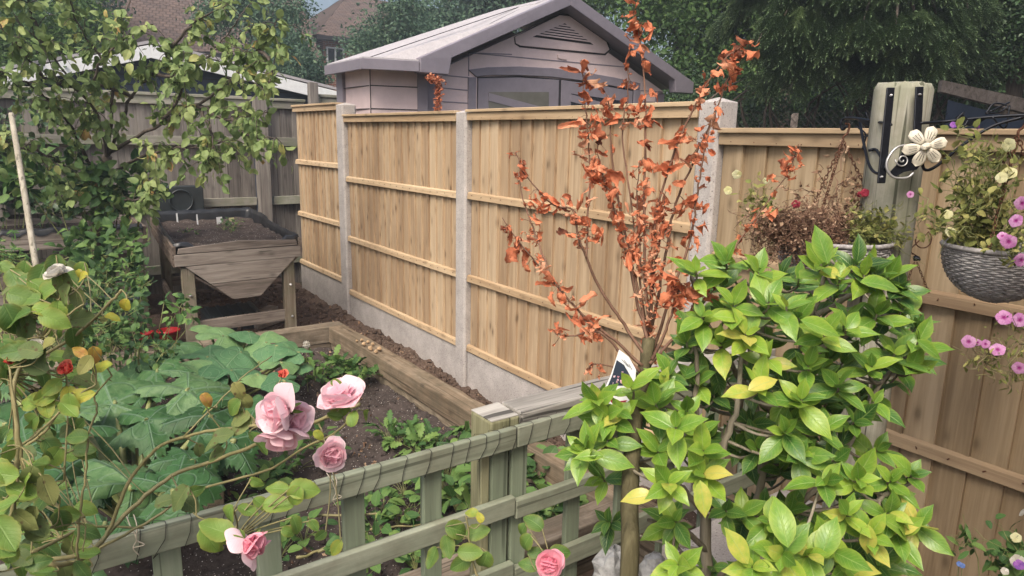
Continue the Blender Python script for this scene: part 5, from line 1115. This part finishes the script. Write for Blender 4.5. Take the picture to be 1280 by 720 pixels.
for (x, y, d, L, sp, rb) in ((20, 350, .95, .05, 0, .45), (45, 345, .95, .055, 0, .4), (25, 375, .93, .055, 0, .5), (60, 365, .92, .055, 0, .6), (82, 365, .92, .05, 1, .5), (70, 390, .92, .055, 0, .75), (55, 385, .9, .045, 0, .8), (95, 372, .94, .04, 1, .6), (10, 400, .9, .06, 0, .3), (28, 410, .9, .05, 1, .3), (100, 320+25, .95, .03, 0, .92), (97, 345, 1, .03, 0, .93),
    (155, 383, 1.0, .032, 0, .93), (140, 395, 1.0, .028, 0, .9), (130, 400, 1., .02, 1, .8), (30, 430, .88, .05, 1, .4), (45, 455, .9, .055, 1, .2), (15, 440, .88, .05, 0, .35), (0, 460, .9, .06, 0, .35), (55, 430, .9, .04, 1, .9), (118, 447, .92, .042, 0, .99), (128, 460, .92, .036, 0, .85), (108, 455, .92, .035, 1, .9), (100, 440, .92, .03, 0, .98),
    (55, 508, .92, .05, 0, .82), (80, 512, .9, .05, 0, .72), (95, 495, .92, .048, 0, .88), (65, 495, .92, .05, 0, .8), (40, 505, .92, .04, 0, .8), (5, 595, .85, .055, 0, .7), (25, 610, .85, .05, 0, .75), (15, 630, .85, .05, 0, .6), (45, 605, .86, .05, 1, .6), (60, 620, .87, .055, 1, .8), (40, 650, .84, .055, 1, .7), (52, 665, .84, .05, 1, .55), (8, 660, .82, .06, 0, .6), (0, 690, .82, .06, 0, .5),
    (12, 570, .88, .04, 0, .65), (30, 585, .88, .045, 0, .55), (300, 490, 1.0, .045, 1, .9), (310, 505, 1., .045, 1, .8), (290, 510, 1., .045, 0, .5), (305, 525, 1, .05, 1, .6), (280, 545, .98, .045, 1, .4), (265, 560, 1, .05, 1, .5), (250, 565, 1.05, .04, 1, .4), (230, 630, 1, .055, 1, .35), (205, 625, 1.02, .045, 1, .3), (243, 615, 1, .04, 0, .3),
    (330, 545, .95, .05, 0, .45), (260, 500, 1, .035, 0, .99), (255, 510, 1, .03, 0, .8), (425, 480, .93, .036, 0, .6), (415, 505, .93, .036, 0, .72), (430, 510, .93, .036, 0, .7), (440, 522, .93, .034, 0, .65), (455, 520, .95, .03, 0, .8), (418, 520, .94, .03, 0, .5), (400, 545, .95, .03, 0, .85), (322, 605, .9, .034, 0, .6), (345, 610, .88, .045, 0, .7), (370, 615, .86, .05, 0, .75), (330, 632, .87, .045, 0, .6), (345, 630, .86, .045, 0, .72), (310, 640, .87, .04, 0, .55), (372, 657, .85, .036, 0, .5), (362, 665, .85, .03, 0, .55), (393, 657, .85, .025, 0, .5), (400, 670, .95, .03, 0, .3),
    (275, 660, .82, .055, 0, .68), (265, 680, .82, .05, 0, .7), (283, 645, .83, .04, 0, .6), (420, 685, .95, .035, 0, .85)):
    rleaf(x, y, d, L*.74, 2 if L > .045 else 1, bool(sp), rb)
for i in range(150):  # inner tangle at far left
    rleaf(R_.uniform(-30, 110), R_.uniform(330, 720), R_.uniform(.92, 1.25), .036, 1, R_.random() < .3, R_.uniform(.1, .65))
ml.build('leaves', 'rose', t); msp.build('spotted_leaves', 'rosesp', t); mst.build('canes', 'stemt', t)
T_pet = [leaf_t(8, 9, 1.15, .30, c, .38, .018, pos=.58, seed=i, base=.25) for i, c in enumerate((-.5, -.7, -.35, .3))]
T_pin = [leaf_t(6, 8, 1.0, .75, c, .4, .04, pos=.6, seed=i, base=.3) for i, c in enumerate((-.8, -1.0, -.9))]
def bloom(p, ax, r, mat, label, open_=1.0, rows=5, droop=0, parent=t, loose=0):
    ax = nrm(ax); m = MB(); x = nrm(np.cross(ax, [.2, .5, 1])); y = np.cross(ax, x)
    for k in range(rows):
        f = k/(rows-1) if rows > 1 else 0; n = (4, 5, 6, 6, 7, 7)[k] if rows > 2 else 4; tl = .12+open_*1.25*f**1.1; L = r*(.75+.35*f)
        for i in range(n):
            an = i*6.283/n+k*.7+R_.uniform(-.2, .2); s_ = math.cos(an)*x+math.sin(an)*y; dr = nrm(ax*math.cos(tl)+s_*math.sin(tl)); nn = nrm(ax*math.sin(tl)-s_*math.cos(tl)+rv(.12))
            put(m, R_.choice(T_pet if f > .35 else T_pin), p-ax*r*.55+s_*r*.06, dr, nn, L*R_.uniform(.88, 1.12), rnd=min(1, max(0, .15+.75*f+R_.uniform(-.12, .12))))
    for i in range(loose):
        an = R_.uniform(0, 6.28); s_ = RR*math.cos(an)*.6+DD; put(m, T_pet[0], p-ax*r*.3, s_+rv(.2), TOCAM(p), r*1.2, rnd=.8)
    o = m.build('rose_bloom', mat, parent); 
    if label: o['label'] = label
    o.modifiers.new('s', 'SUBSURF').render_levels = 1
    s = MB()
    for i in range(5):
        an = i*1.257; s_ = math.cos(an)*x+math.sin(an)*y; put(s, T_nar[1], p-ax*r*.62, s_*.8-ax*.5, ax, r*.6, .6)
    s.build('sepals', 'rose', o if False else parent)
    return o
def cv(a, b, c): return RR*a+DD*b-_f*c
bloom(W(345, 515, .82), cv(-.5, .0, .75), .030, 'petal', 'large full pale pink bloom with a hanging lower petal', .8, 4, 0, t, 0)
bloom(W(368, 522, .85), cv(.6, .1, .6), .026, 'petal', 'second large pale pink bloom pressed against the first', 1.0, 4)
bloom(W(350, 552, .84), cv(0, 1, .35), .030, 'petal', 'drooping pale pink petals under the large blooms', 1.3, 3)
bloom(W(424, 490, .93), cv(-.1, -.6, .4), .031, 'petal', 'wide open pale pink bloom turned away behind small leaves', 1.1, 4)
bloom(W(415, 570, .96), cv(.35, .1, 1), .022, 'petal', 'small ruffled pink bloom below the leaves near the trellis rail', 1.15, 6)
bloom(W(318, 682, .78), cv(.8, .35, .3), .024, 'petal2', 'half open pink bud at the bottom left of the trellis', .25, 4)
bloom(W(300, 686, .79), cv(-.8, .5, .3), .027, 'petal', 'single pale petal cup left of the half open bud', 1.1, 2)
bloom(W(353, 467, .95), cv(.2, -.3, .6), .0095, 'petalr', 'tight coral red rosebud above the pale blooms', .3, 4)
bloom(W(12, 450, .88), cv(-.1, -.9, .3), .0105, 'petalr', 'coral bud at the left edge', .15, 4)
bloom(W(82, 460, .92), cv(0, -.3, .6), .0125, 'petalr', 'striped red bud on an upright stem', .7, 4)
bloom(W(69, 338, .9), cv(0, -.6, .5), .016, 'petalc', 'white bloom at the top of the canes', .9, 5)
bloom(W(46, 432, .9), cv(.4, -.4, .5), .012, 'petalc', 'withered cream bloom among spotted leaves', .8, 3)

for kk, (cane, lv, lab) in enumerate((([(700, 900, 1.2), (690, 760, 1.15), (687, 712, 1.12)], [(655, 680, 1.15, .04, .5), (668, 652, 1.2, .04, .4), (650, 665, 1.2, .036, .45), (700, 690, 1.2, .04, .4), (672, 690, 1.16, .036, .35), (660, 705, 1.16, .04, .4)], 'rose shoot with one deep pink many petalled bloom at the bottom of the trellis'),
        ([(640, 900, 1.2), (610, 760, 1.2), (590, 700, 1.2), (585, 660, 1.2), (582, 645, 1.2)], [(588, 640, 1.2, .03, .85), (572, 662, 1.2, .045, .5), (597, 665, 1.2, .045, .55), (560, 682, 1.2, .04, .5), (588, 690, 1.18, .045, .62), (542, 697, 1.2, .04, .5), (605, 705, 1.18, .045, .5), (575, 705, 1.2, .045, .45), (600, 645, 1.2, .025, .9)], 'young rose shoot with fresh leaves rising in front of the trellis, without a bloom'))):
    ts = thing('rose_shoot', lab, 'rose', down(W(*cane[0]))); mc = MB(); Pc = pathpts([down(W(*cane[0]))]+WP(cane), 6, .0005); mc.tube(Pc, taper(len(Pc), .003, .0015), 5); CP = Pc; ml = MB(); msp = MB(); mst = mc
    for x, y, d, L, rb in lv:
        rleaf(x, y, d, L, 1, False, rb)
    ml.build('leaves', 'rose', ts); mc.build('cane', 'stemt', ts)
    if kk == 0: bloom(W(686, 706, 1.12), cv(-.1, -.2, .95), .024, 'petal2', None, 1.0, 6, 0, ts)
# ---------------------------------------------------------------- round post with brackets and ornament
DP = 1.78; pc = W(1131, 104, DP); R0 = .068
t = thing('round_post', 'thick rounded lichen covered timber post in front of the lower fence', 'post', (pc[0], pc[1], 0)); m = MB(); n = 28; V = []
zs = [0, .4, .8, 1.2, 1.5, 1.7, pc[2]-.018, pc[2]-.002]
for k, z in enumerate(zs):
    for i in range(n):
        a = 6.283*i/n; r = R0*(1+.04*math.sin(3*a+1)+.03*math.sin(5*a)+R_.uniform(-.006, .006))*(1 if k < 7 else .90); V.append((pc[0]+r*math.cos(a)+.0*z, pc[1]+r*math.sin(a), z+(R_.uniform(-.004, .004) if k >= 6 else 0)))
V.append((pc[0], pc[1], pc[2]+.004))
m.raw(V, [(k*n+i, k*n+(i+1) % n, (k+1)*n+(i+1) % n, (k+1)*n+i) for k in range(7) for i in range(n)]+[(7*n+i, 7*n+(i+1) % n, 8*n) for i in range(n)]); m.smooth = [True]*(7*n)+[False]*n; m.build('shaft', 'post_z', t, 0)
dP = DP-.085
def rod(m, pts, r=.0036, n=7, k=6): P = pathpts(WP(pts), k); m.tube(P, r, n); return P
def strap(m, x0, y0, x1, y1, w, d, curve=0):
    a, b = W(x0, y0, d), W(x1, y1, d); s = RR*w/2; m.prism([a-s, a+s, b+s, b-s], _f*.005)
def birdpoly(cx, cy, d, s, fl=1):
    pts = [(-1.3, -.1), (-1.0, -.35), (-.6, -.3), (-.2, .05), (.4, .1), (1.2, -.15), (1.6, -.1), (1.0, .3), (.6, .55), (0, .7), (-.6, .5), (-.9, .15)]
    return [W(cx+fl*x*s, cy+y*s, d) for x, y in pts]
def bracket(name, label, main, brace, plate, birds, tw):
    p0 = W(*plate[:2], dP); t = thing(name, label, 'bracket', p0, 'scrolled black hanging brackets')
    m = MB(); rod(m, main); m.build('arm', 'black', t)
    m = MB(); rod(m, brace, .0038); m.build('brace', 'black', t)
    m = MB(); strap(m, *plate, .020, dP); m.build('mounting_plate', 'black', t, .002)
    for q in ((plate[0], plate[1]+10), (plate[2], plate[3]-8)):
        m = MB(); clod(m, W(q[0], q[1], dP-.002), .0045, 8); m.build('screw', 'steel', t)
    for b in birds: m = MB(); m.prism(birdpoly(*b), _f*.003); m.build('bird_cutout', 'black', t)
    for l in tw: m = MB(); rod(m, l, .0022, 5); m.build('wire_twig', 'black', t)
bracket('hanging_bracket', 'black iron bracket with a bird cut-out on the left side of the round post', [(1114, 156, dP), (1095, 152, 1.80), (1070, 148, 1.90), (1056, 148, 1.96), (1051, 154, 1.97), (1053, 162, 1.97), (1058, 158, 1.96)],
        [(1074, 150, 1.9), (1080, 180, 1.84), (1086, 205, 1.79), (1094, 216, 1.75), (1103, 215, 1.72), (1106, 208, dP), (1096, 188, 1.78), (1086, 188, 1.8)], (1114, 109, 1102, 229), [(1090, 150, 1.83, 12, -1)], [[(1082, 140, 1.86), (1090, 165, 1.85), (1078, 172, 1.86)], [(1070, 158, 1.9), (1082, 168, 1.88), (1078, 186, 1.86)]])
bracket('hanging_bracket', 'black iron bracket with bird cut-outs and a wire leaf reaching right from the round post', [(1150, 154, dP), (1180, 152, 1.70), (1230, 147, 1.66), (1280, 144, 1.62), (1300, 146, 1.6), (1302, 156, 1.6)],
        [(1280, 146, 1.62), (1240, 158, 1.65), (1205, 180, 1.67), (1170, 208, 1.70), (1156, 212, 1.70), (1152, 200, dP)], (1150, 108, 1146, 190), [(1213, 148, 1.67, 14, 1)], [[(1232, 142, 1.66), (1242, 130, 1.66), (1258, 132, 1.66), (1250, 140, 1.66), (1232, 142, 1.66)], [(1236, 140, 1.66), (1262, 128, 1.66)], [(1240, 146, 1.65), (1256, 160, 1.65), (1262, 132, 1.65)], [(1205, 140, 1.67), (1196, 150, 1.67), (1204, 158, 1.67), (1210, 150, 1.67)]])
# metal flower ornament with scroll
t = thing('metal_flower', 'cream enamelled metal flower on a black scroll fixed to the round post', 'ornament', W(1157, 182, dP-.03))
m = MB(); strap(m, 1137, 196, 1150, 200, .05, dP+.012) if False else m.prism([W(x, y, dP-.004) for x, y in ((1122, 205), (1128, 190), (1140, 182), (1156, 184), (1156, 200), (1146, 212), (1130, 215), (1118, 222), (1112, 216))], _f*.004); m.build('backplate', 'black', t)
m = MB(); rod(m, [(1142, 181, dP-.006), (1122, 184, dP-.008), (1110, 198, dP-.008), (1109, 212, dP-.006), (1118, 222, dP-.006), (1134, 222, dP-.006), (1142, 216, dP-.006)], .0032, 6); m.build('scroll', 'steel', t)
m = MB(); P = [W(1128+r*math.cos(a), 200+r*math.sin(a), dP-.009) for a, r in ((k*.5, 1+k*.42) for k in range(20))]; m.tube(P, .0018, 5); m.build('spiral', 'steel', t)
FC = W(1157, 183, dP-.03); fa = nrm(TOCAM(FC)+RR*.25); fx = nrm(np.cross(fa, UP)); fy = np.cross(fa, fx)
T_mp = leaf_t(6, 6, .62, -.15, .25, .35, 0, pos=.6, base=.35)
for i in range(6):
    a = i*1.047+.25; d = fx*math.cos(a)+fy*math.sin(a); m = MB(); put(m, T_mp, FC+d*.010, d, fa, .041, .5, wsc=1.1); o = m.build('petal', 'petalw', t); so = o.modifiers.new('t', 'SOLIDIFY'); so.thickness = .002
    m = MB()
    for k in (-1, 0, 1): m.tube([FC+d*.018+np.cross(fa, d)*k*.004+fa*.0022, FC+d*.036+np.cross(fa, d)*k*.007-fa*.001], .0006, 3)
    m.build('painted_line', 'gap', o)
m = MB(); clod(m, FC+fa*.004, .0145, 12); o = m.build('flower_centre', 'petalw', t); o.modifiers.new('s', 'SUBSURF').render_levels = 2
# hanging baskets
def chain(m, a, b, sag=.0, link=.016):
    L = np.linalg.norm(b-a); n = max(3, int(L/link/.72)); 
    for i in range(n):
        f = (i+.5)/n; p = a+(b-a)*f-UP*sag*4*f*(1-f); d = nrm(b-a); s = nrm(np.cross(d, UP if abs(d[2]) < .95 else [1, 0, 0])); 
        if i % 2: s = np.cross(d, s)
        s = nrm(s*math.cos(.5)+np.cross(d, s)*math.sin(.5)); pts = [p+d*math.cos(q)*link*.5+s*math.sin(q)*link*.26 for q in np.linspace(0, 6.283, 9)]
        m.tube(pts, link*.085, 4, False)
def basket(label, cx, cy, d, r, h, hook, group='grey wicker hanging baskets'):
    c = W(cx, cy, d); t = thing('hanging_basket', label, 'hanging basket', c-UP*h, group); m = MB(); n = 44
    nr = 24
    for k in range(nr):
        f = k/(nr-1); z = -h*(1-f); rr = r*(math.sin(math.acos(max(0, (1-f)))) if f < 1 else 1)*.98+.012
        rr = r*math.sqrt(max(.02, 1-(1-f)**2.2)); pts = [c+np.array([(rr+.0017*(1 if (i+k) % 2 else -1))*math.cos(6.283*i/n), (rr+.0017*(1 if (i+k) % 2 else -1))*math.sin(6.283*i/n), z+.001*math.sin(i*2.1)]) for i in range(n+1)]; m.tube(pts, .0032, 5, False)
    m.build('weave', 'wicker', t); m = MB()
    for i in range(22):
        a = 6.283*i/22; P = [c+np.array([math.cos(a)*r*math.sqrt(max(.02, 1-(1-f)**2.2)), math.sin(a)*r*math.sqrt(max(.02, 1-(1-f)**2.2)), -h*(1-f)]) for f in np.linspace(0, 1, 8)]; m.tube(P, .003, 4, False)
    m.build('ribs', 'wicker', t); m = MB(); m.tube([c+np.array([r*1.02*math.cos(a), r*1.02*math.sin(a), .004]) for a in np.linspace(0, 6.283, 33)], .0065, 6, False); m.build('rim', 'wicker', t)
    m = MB(); V = [c+np.array([0, 0, -.01])]+[c+np.array([r*.97*math.cos(6.283*i/24), r*.97*math.sin(6.283*i/24), -.02]) for i in range(24)]; V += [c+np.array([r*.9*math.cos(6.283*i/24), r*.9*math.sin(6.283*i/24), -h*.45]) for i in range(24)]+[c+np.array([0, 0, -h*.93])]
    m.raw(V, [(0, 1+i, 1+(i+1) % 24) for i in range(24)]+[(1+i, 25+i, 25+(i+1) % 24, 1+(i+1) % 24) for i in range(24)]+[(25+i, 49, 25+(i+1) % 24) for i in range(24)]); m.build('compost', 'soil', t)
    hk = W(*hook); hk2 = hk-UP*.04
    m = MB(); P = pathpts([hk+np.array([0, 0, .008]), hk+RR*.012+UP*.004, hk+RR*.010-UP*.018, hk2+UP*.012, hk2], 5); m.tube(P, .003, 6); m.build('hook', 'rust', t)
    for k in range(3):
        a = 1.2+k*2.094; m = MB(); chain(m, hk2, c+np.array([r*math.cos(a), r*math.sin(a), .005])); m.build('chain', 'rust', t)
    return c
cL = basket('grey wicker hanging basket of dried out plants left of the round post', 1042, 301, 1.86, .138, .15, (1056, 158, 1.96))
cR = basket('grey wicker hanging basket with straggly petunias at the right edge', 1250, 311, 1.72, .120, .130, (1276, 148, 1.63))
# curly hanger with ball and chains
t = thing('wind_spinner', 'rusty curled wire hanger with a small ball and chains between the two baskets', 'ornament', W(1147, 362, 1.95)); m = MB()
P = [W(1152+(3+k*.62)*math.cos(-k*.42), 300+(3+k*.62)*math.sin(-k*.42), 1.95) for k in range(18)]; P += [W(1137, 312, 1.95), W(1141, 318, 1.95)]; m.tube(P, .0018, 5)
m.build('spiral', 'rust', t); m = MB(); clod(m, W(1146, 323, 1.95), .011, 9); o = m.build('ball', 'black', t); m = MB(); m.tube(WP([(1136, 314, 1.95), (1146, 320, 1.95)]), .0018, 5); chain(m, W(1143, 328, 1.95), W(1132, 358, 1.95), 0, .011); chain(m, W(1146, 328, 1.95), W(1161, 366, 1.95), 0, .011); m.build('chains', 'rust', t)
m = MB(); m.tube(pathpts(WP([(1130, 358, 1.95), (1145, 366, 1.95), (1162, 366, 1.95)])), .0012, 4); m.build('lower_wire', 'rust', t)

# basket plants
T_petu = leaf_t(4, 4, .95, -.1, .35, .35, .02, pos=.68, base=.12)
def pet_flower(m, p, ax, r):
    ax = nrm(ax); x = nrm(np.cross(ax, [.2, .1, 1])); y = np.cross(ax, x)
    for i in range(5):
        a = i*1.2566+R_.uniform(-.1, .1); d = x*math.cos(a)+y*math.sin(a); put(m, T_petu, p, d*.95+ax*.35, ax, r, R_.random())
def trailing(name, label, cat, root_pt, sprays, mat, T, size, n, fl=(), stem='stemg', group=None, sr=.0013, jit=.006):
    t = thing(name, label, cat, root_pt, group); m, s = MB(), MB()
    for sp_ in sprays:
        P = pathpts([root_pt+rv(.02)]+WP(sp_), 6, jit); N = len(P); s.tube(P, taper(N, sr*1.3, sr*.6), 4, False)
        for i in range(n):
            pb = P[R_.randint(N//4, N-1)]; q = pb+rv(.014); put(m, R_.choice(T), q, rdir()+UP*.15, UP+rv(.6)+TOCAM(q)*.3, size*R_.uniform(.5, 1.2))
            if i % 3 == 0: e = q+rv(.02); s.tube([pb, q, e], .0006, 3, False)
    s.build('stems', stem, t); m.build('foliage', mat, t)
    for (x, y, d, r, mt) in fl:
        f_ = MB(); p = W(x, y, d); pet_flower(f_, p, TOCAM(p)+rv(.35)+UP*.1, r); o = f_.build('flower', mt, t)
    return t
spr = [[(R_.uniform(1195, 1270), R_.uniform(270, 295), 1.7), (R_.uniform(1175, 1285), R_.uniform(175, 260), R_.uniform(1.6, 1.75))] for _ in range(34)]+[[(1190, 285, 1.65), (1165, 262, 1.66), (1150, 240, 1.7)], [(1195, 280, 1.65), (1160, 270, 1.68), (1130, 285, 1.75), (1105, 300, 1.8)], [(1205, 290, 1.62), (1180, 290, 1.6), (1160, 275, 1.62)], [(1270, 300, 1.58), (1265, 315, 1.55), (1262, 328, 1.55)], [(1210, 260, 1.68), (1205, 200, 1.66), (1197, 160, 1.66)], [(1225, 250, 1.68), (1222, 200, 1.66), (1218, 165, 1.66)], [(1255, 290, 1.6), (1250, 305, 1.57)], [(1280, 300, 1.58), (1285, 330, 1.56)]]
trailing('petunia', 'straggly petunia with olive foliage, cream and magenta flowers in the right basket', 'petunia', cR, spr, 'olive', T_ov+T_nar, .024, 26,
         [(1261, 181, 1.62, .017, 'petuny'), (1262, 216, 1.62, .017, 'petuny'), (1252, 222, 1.62, .014, 'petuny'), (1185, 268, 1.62, .012, 'petuny'), (1188, 290, 1.6, .013, 'petuny'), (1270, 276, 1.55, .016, 'petun'), (1261, 302, 1.53, .017, 'petun'), (1253, 295, 1.54, .011, 'petun'), (1278, 254, 1.56, .017, 'petun'), (1138, 243, 1.7, .009, 'petun'), (1277, 325, 1.55, .016, 'petun'), (1192, 156, 1.66, .009, 'purple'), (1222, 158, 1.66, .008, 'purple')])
cb = W(1310, 420, 1.5)
trailing('petunia', 'trailing magenta petunia with beige stems hanging in at the right edge', 'petunia', cb, [[(1275, 440, 1.45), (1245, 445, 1.45), (1212, 460, 1.45)], [(1275, 430, 1.45), (1240, 430, 1.45), (1213, 432, 1.45)], [(1280, 410, 1.45), (1262, 405, 1.45)], [(1275, 460, 1.45), (1240, 465, 1.45), (1222, 470, 1.45)], [(1280, 470, 1.45), (1262, 480, 1.45)], [(1270, 450, 1.45), (1232, 448, 1.45), (1207, 452, 1.45)]], 'olive', T_nar, .020, 26,
         [(1255, 397, 1.43, .0165, 'petun'), (1275, 400, 1.43, .016, 'petun'), (1211, 427, 1.43, .0145, 'petun'), (1247, 437, 1.43, .0155, 'petun'), (1222, 428, 1.44, .008, 'petun'), (1232, 430, 1.44, .010, 'petun'), (1274, 460, 1.42, .014, 'petun')], stem='stemt')
trailing('petunia', 'drying petunia with two cream flowers rising from the left side of the left basket', 'petunia', cL-RR*.1, [[(965, 285, 1.82), (R_.uniform(925, 965), R_.uniform(225, 262), 1.8)] for _ in range(12)], 'olive', T_nar+T_ov, .020, 24, [(921, 218, 1.78, .013, 'petuny'), (910, 238, 1.78, .012, 'petuny'), (957, 226, 1.78, .009, 'petuny')], stem='stemt')
trailing('dried_plant', 'tangled mass of brown dried foliage spilling over the left basket', 'dried plant', cL, [[(R_.uniform(950, 1060), R_.uniform(275, 300), 1.8), (R_.uniform(930, 1050), R_.uniform(258, 335), R_.uniform(1.68, 1.85))] for _ in range(75)], 'dry', T_nar+T_far, .012, 46, [], stem='twigr', sr=.0009, jit=.012)
trailing('dried_plant', 'tall dead stems with scraps of leaf standing in the left basket', 'dried plant', cL, [[(1045, 270, 1.86), (1050, 220, 1.88), (1052, 175, 1.9)], [(1040, 260, 1.86), (1030, 230, 1.86), (1022, 205, 1.85)], [(1055, 270, 1.86), (1068, 245, 1.86), (1085, 230, 1.85)], [(1035, 275, 1.84), (1015, 260, 1.83), (1000, 262, 1.82)], [(1050, 280, 1.86), (1045, 240, 1.86), (1062, 222, 1.86), (1090, 215, 1.86)], [(1060, 280, 1.86), (1070, 255, 1.86), (1075, 240, 1.85)], [(1030, 280, 1.84), (1010, 240, 1.84), (992, 240, 1.84)]], 'dry', T_cr, .022, 20, [(995, 255, 1.8, .012, 'redfl'), (1081, 241, 1.82, .012, 'redfl'), (1075, 243, 1.82, .009, 'redfl'), (1100, 274, 1.82, .008, 'redfl')], stem='twigr')
trailing('trailing_plant', 'greenish living foliage on the right side of the left basket', 'trailing plant', cL+RR*.08, [[(R_.uniform(1070, 1110), R_.uniform(280, 295), 1.78), (R_.uniform(1065, 1140), R_.uniform(250, 305), 1.76)] for _ in range(20)], 'olive', T_nar+T_ov, .016, 30, [], stem='stemg')

# bottom right flowers
rp = W(1290, 800, 1.7); rp[2] = 0
trailing('columbine', 'leafy plant with white and purple flowers at the bottom right corner', 'flowering plant', rp, [[(1285, 740, 1.6), (R_.uniform(1205, 1290), R_.uniform(650, 720), 1.6)] for _ in range(14)]+[[(1230, 720, 1.6), (1195, 680, 1.62), (1200, 665, 1.62)]], 'green', T_ov+T_nar, .040, 12,
         [(1272, 702, 1.55, .017, 'petalc'), (1274, 706, 1.54, .012, 'purple'), (1256, 714, 1.55, .009, 'petalc'), (1279, 640, 1.58, .013, 'petalc'), (1270, 672, 1.58, .012, 'petuny')])
t = thing('forget_me_not', 'tiny blue flowers on thin stems at the foot of the shady fence', 'flowering plant', down(W(1165, 800, 1.9)))
for (x, y) in ((1126, 710), (1203, 707), (1199, 705)):
    m = MB(); p = W(x, y, 1.9); pet_flower(m, p, TOCAM(p), .0075); m.build('flower', 'blue', t); m = MB(); m.tube(pathpts([down(W(1165, 800, 1.9))+rv(.02)*[1, 1, 0], p-UP*.1, p]), .001, 4); m.build('stem', 'stemg', t)
ml = MB()
for i in range(420):
    if i % 3: x, y = R_.uniform(.5, 1.88), R_.uniform(1.95, 5.0); z = zbed(x, y)
    elif i % 2: x, y = R_.uniform(2.05, 2.32), R_.uniform(2, 5.6); z = zstrip(x, y)
    else: x, y = R_.uniform(1.2, 2.3), R_.uniform(5.2, 7.2); z = zback(x, y)
    put(ml, R_.choice(T_cr), (x, y, z+.008), rdir()*[1, 1, .2], UP+rv(.4), R_.uniform(.012, .04), rnd=R_.random())
tag(ml.build('leaf_litter', 'dry'), 'small dry leaves and scraps scattered over the bed soil and along the fence', 'leaf litter', None, 'stuff')
# stones at the foot of the shrubs
def rock(label, p, r, seed, sq=(1, .8, .9)):
    m = MB(); n = 9; rr = random.Random(seed); V = []
    for k in range(7):
        a = k/6*math.pi
        for i in range(n): b = 6.283*i/n; q = r*rr.uniform(.72, 1.2); V.append(np.asarray(p)+np.array([math.sin(a)*math.cos(b)*q*sq[0], math.sin(a)*math.sin(b)*q*sq[1], math.cos(a)*q*sq[2]]))
    m.raw(V, [(k*n+i, k*n+(i+1) % n, (k+1)*n+(i+1) % n, (k+1)*n+i) for k in range(6) for i in range(n)]); o = m.build('stone', 'stone', bevel=.004); return tag(o, label, 'stone', 'pale stones')
rock('pale grey angular stone left of the straight dark stem', W(765, 710, 1.75), .058, 1); rock('pale stone partly hidden right of the straight dark stem', W(815, 712, 1.8), .05, 2)
# pale slab behind the shrub
m = MB(); a = onZ(900, 640, .1); m.box(1.55, 2.2, 1.0, 1.32, .0, .42, j=.004); tag(m.build('stone_block', 'conc', bevel=.006), 'pale concrete block glimpsed between the stems of the glossy shrub', 'block')

m = MB(); m.box(.95, 2.32, -.5, -.25, 0, 2.9); tag(m.build('added_shade_wall', 'brick'), 'tall brick wall added out of view beyond the right edge to shade the lower fence', 'wall')  # unseen wall, added to darken the lower right fence
HAZE = .0045
if HAZE:
    m = MB(); m.box(-60, 75, -40, 60, -1.0, 16); hz = m.build('haze', 'white', loc=(0, 0, -1)); hm = bpy.data.materials.new('haze'); hm.use_nodes = True; ht = hm.node_tree; ht.nodes.clear()
    ho = ht.nodes.new('ShaderNodeOutputMaterial'); hv = ht.nodes.new('ShaderNodeVolumePrincipled'); hv.inputs['Color'].default_value = (.78, .88, 1, 1); hv.inputs['Density'].default_value = HAZE; hv.inputs['Anisotropy'].default_value = .2; ht.links.new(hv.outputs[0], ho.inputs['Volume']); hz.data.materials[0] = hm; hz['kind'] = 'stuff'
# ---------------------------------------------------------------- light
w = bpy.data.worlds.new('World'); sc.world = w; w.use_nodes = True; nt = w.node_tree; bg = nt.nodes['Background']; sky = nt.nodes.new('ShaderNodeTexSky'); sky.sky_type = 'NISHITA'; sky.sun_disc = False
EL, AZ = math.radians(52), math.radians(-125)      # azimuth of the sun measured from +Y towards +X
sky.sun_elevation = EL; sky.sun_rotation = AZ; sky.air_density = 1.0; sky.dust_density = 7.0; sky.ozone_density = .8
nt.links.new(sky.outputs[0], bg.inputs[0]); bg.inputs[1].default_value = .14
sl = bpy.data.lights.new('sun', 'SUN'); sl.energy = 2.2; sl.angle = math.radians(24); sl.color = (1, .92, .79); so = bpy.data.objects.new('sun', sl); col.objects.link(so)
sd = Vector((math.sin(AZ)*math.cos(EL), math.cos(AZ)*math.cos(EL), math.sin(EL))); so.rotation_euler = sd.to_track_quat('Z', 'Y').to_euler(); so.location = (-5, -5, 8)
vs = sc.view_settings; vs.view_transform = 'Standard'; vs.look = 'None'; vs.gamma = 1; vs.exposure = .56; vs.use_curve_mapping = False
sc.cycles.use_denoising = True
sc.cycles.max_bounces = 8; sc.cycles.diffuse_bounces = 5; sc.cycles.transparent_max_bounces = 4; sc.cycles.transmission_bounces = 3
for o in bpy.data.objects:
    if '_l' in o.keys(): del o['_l']
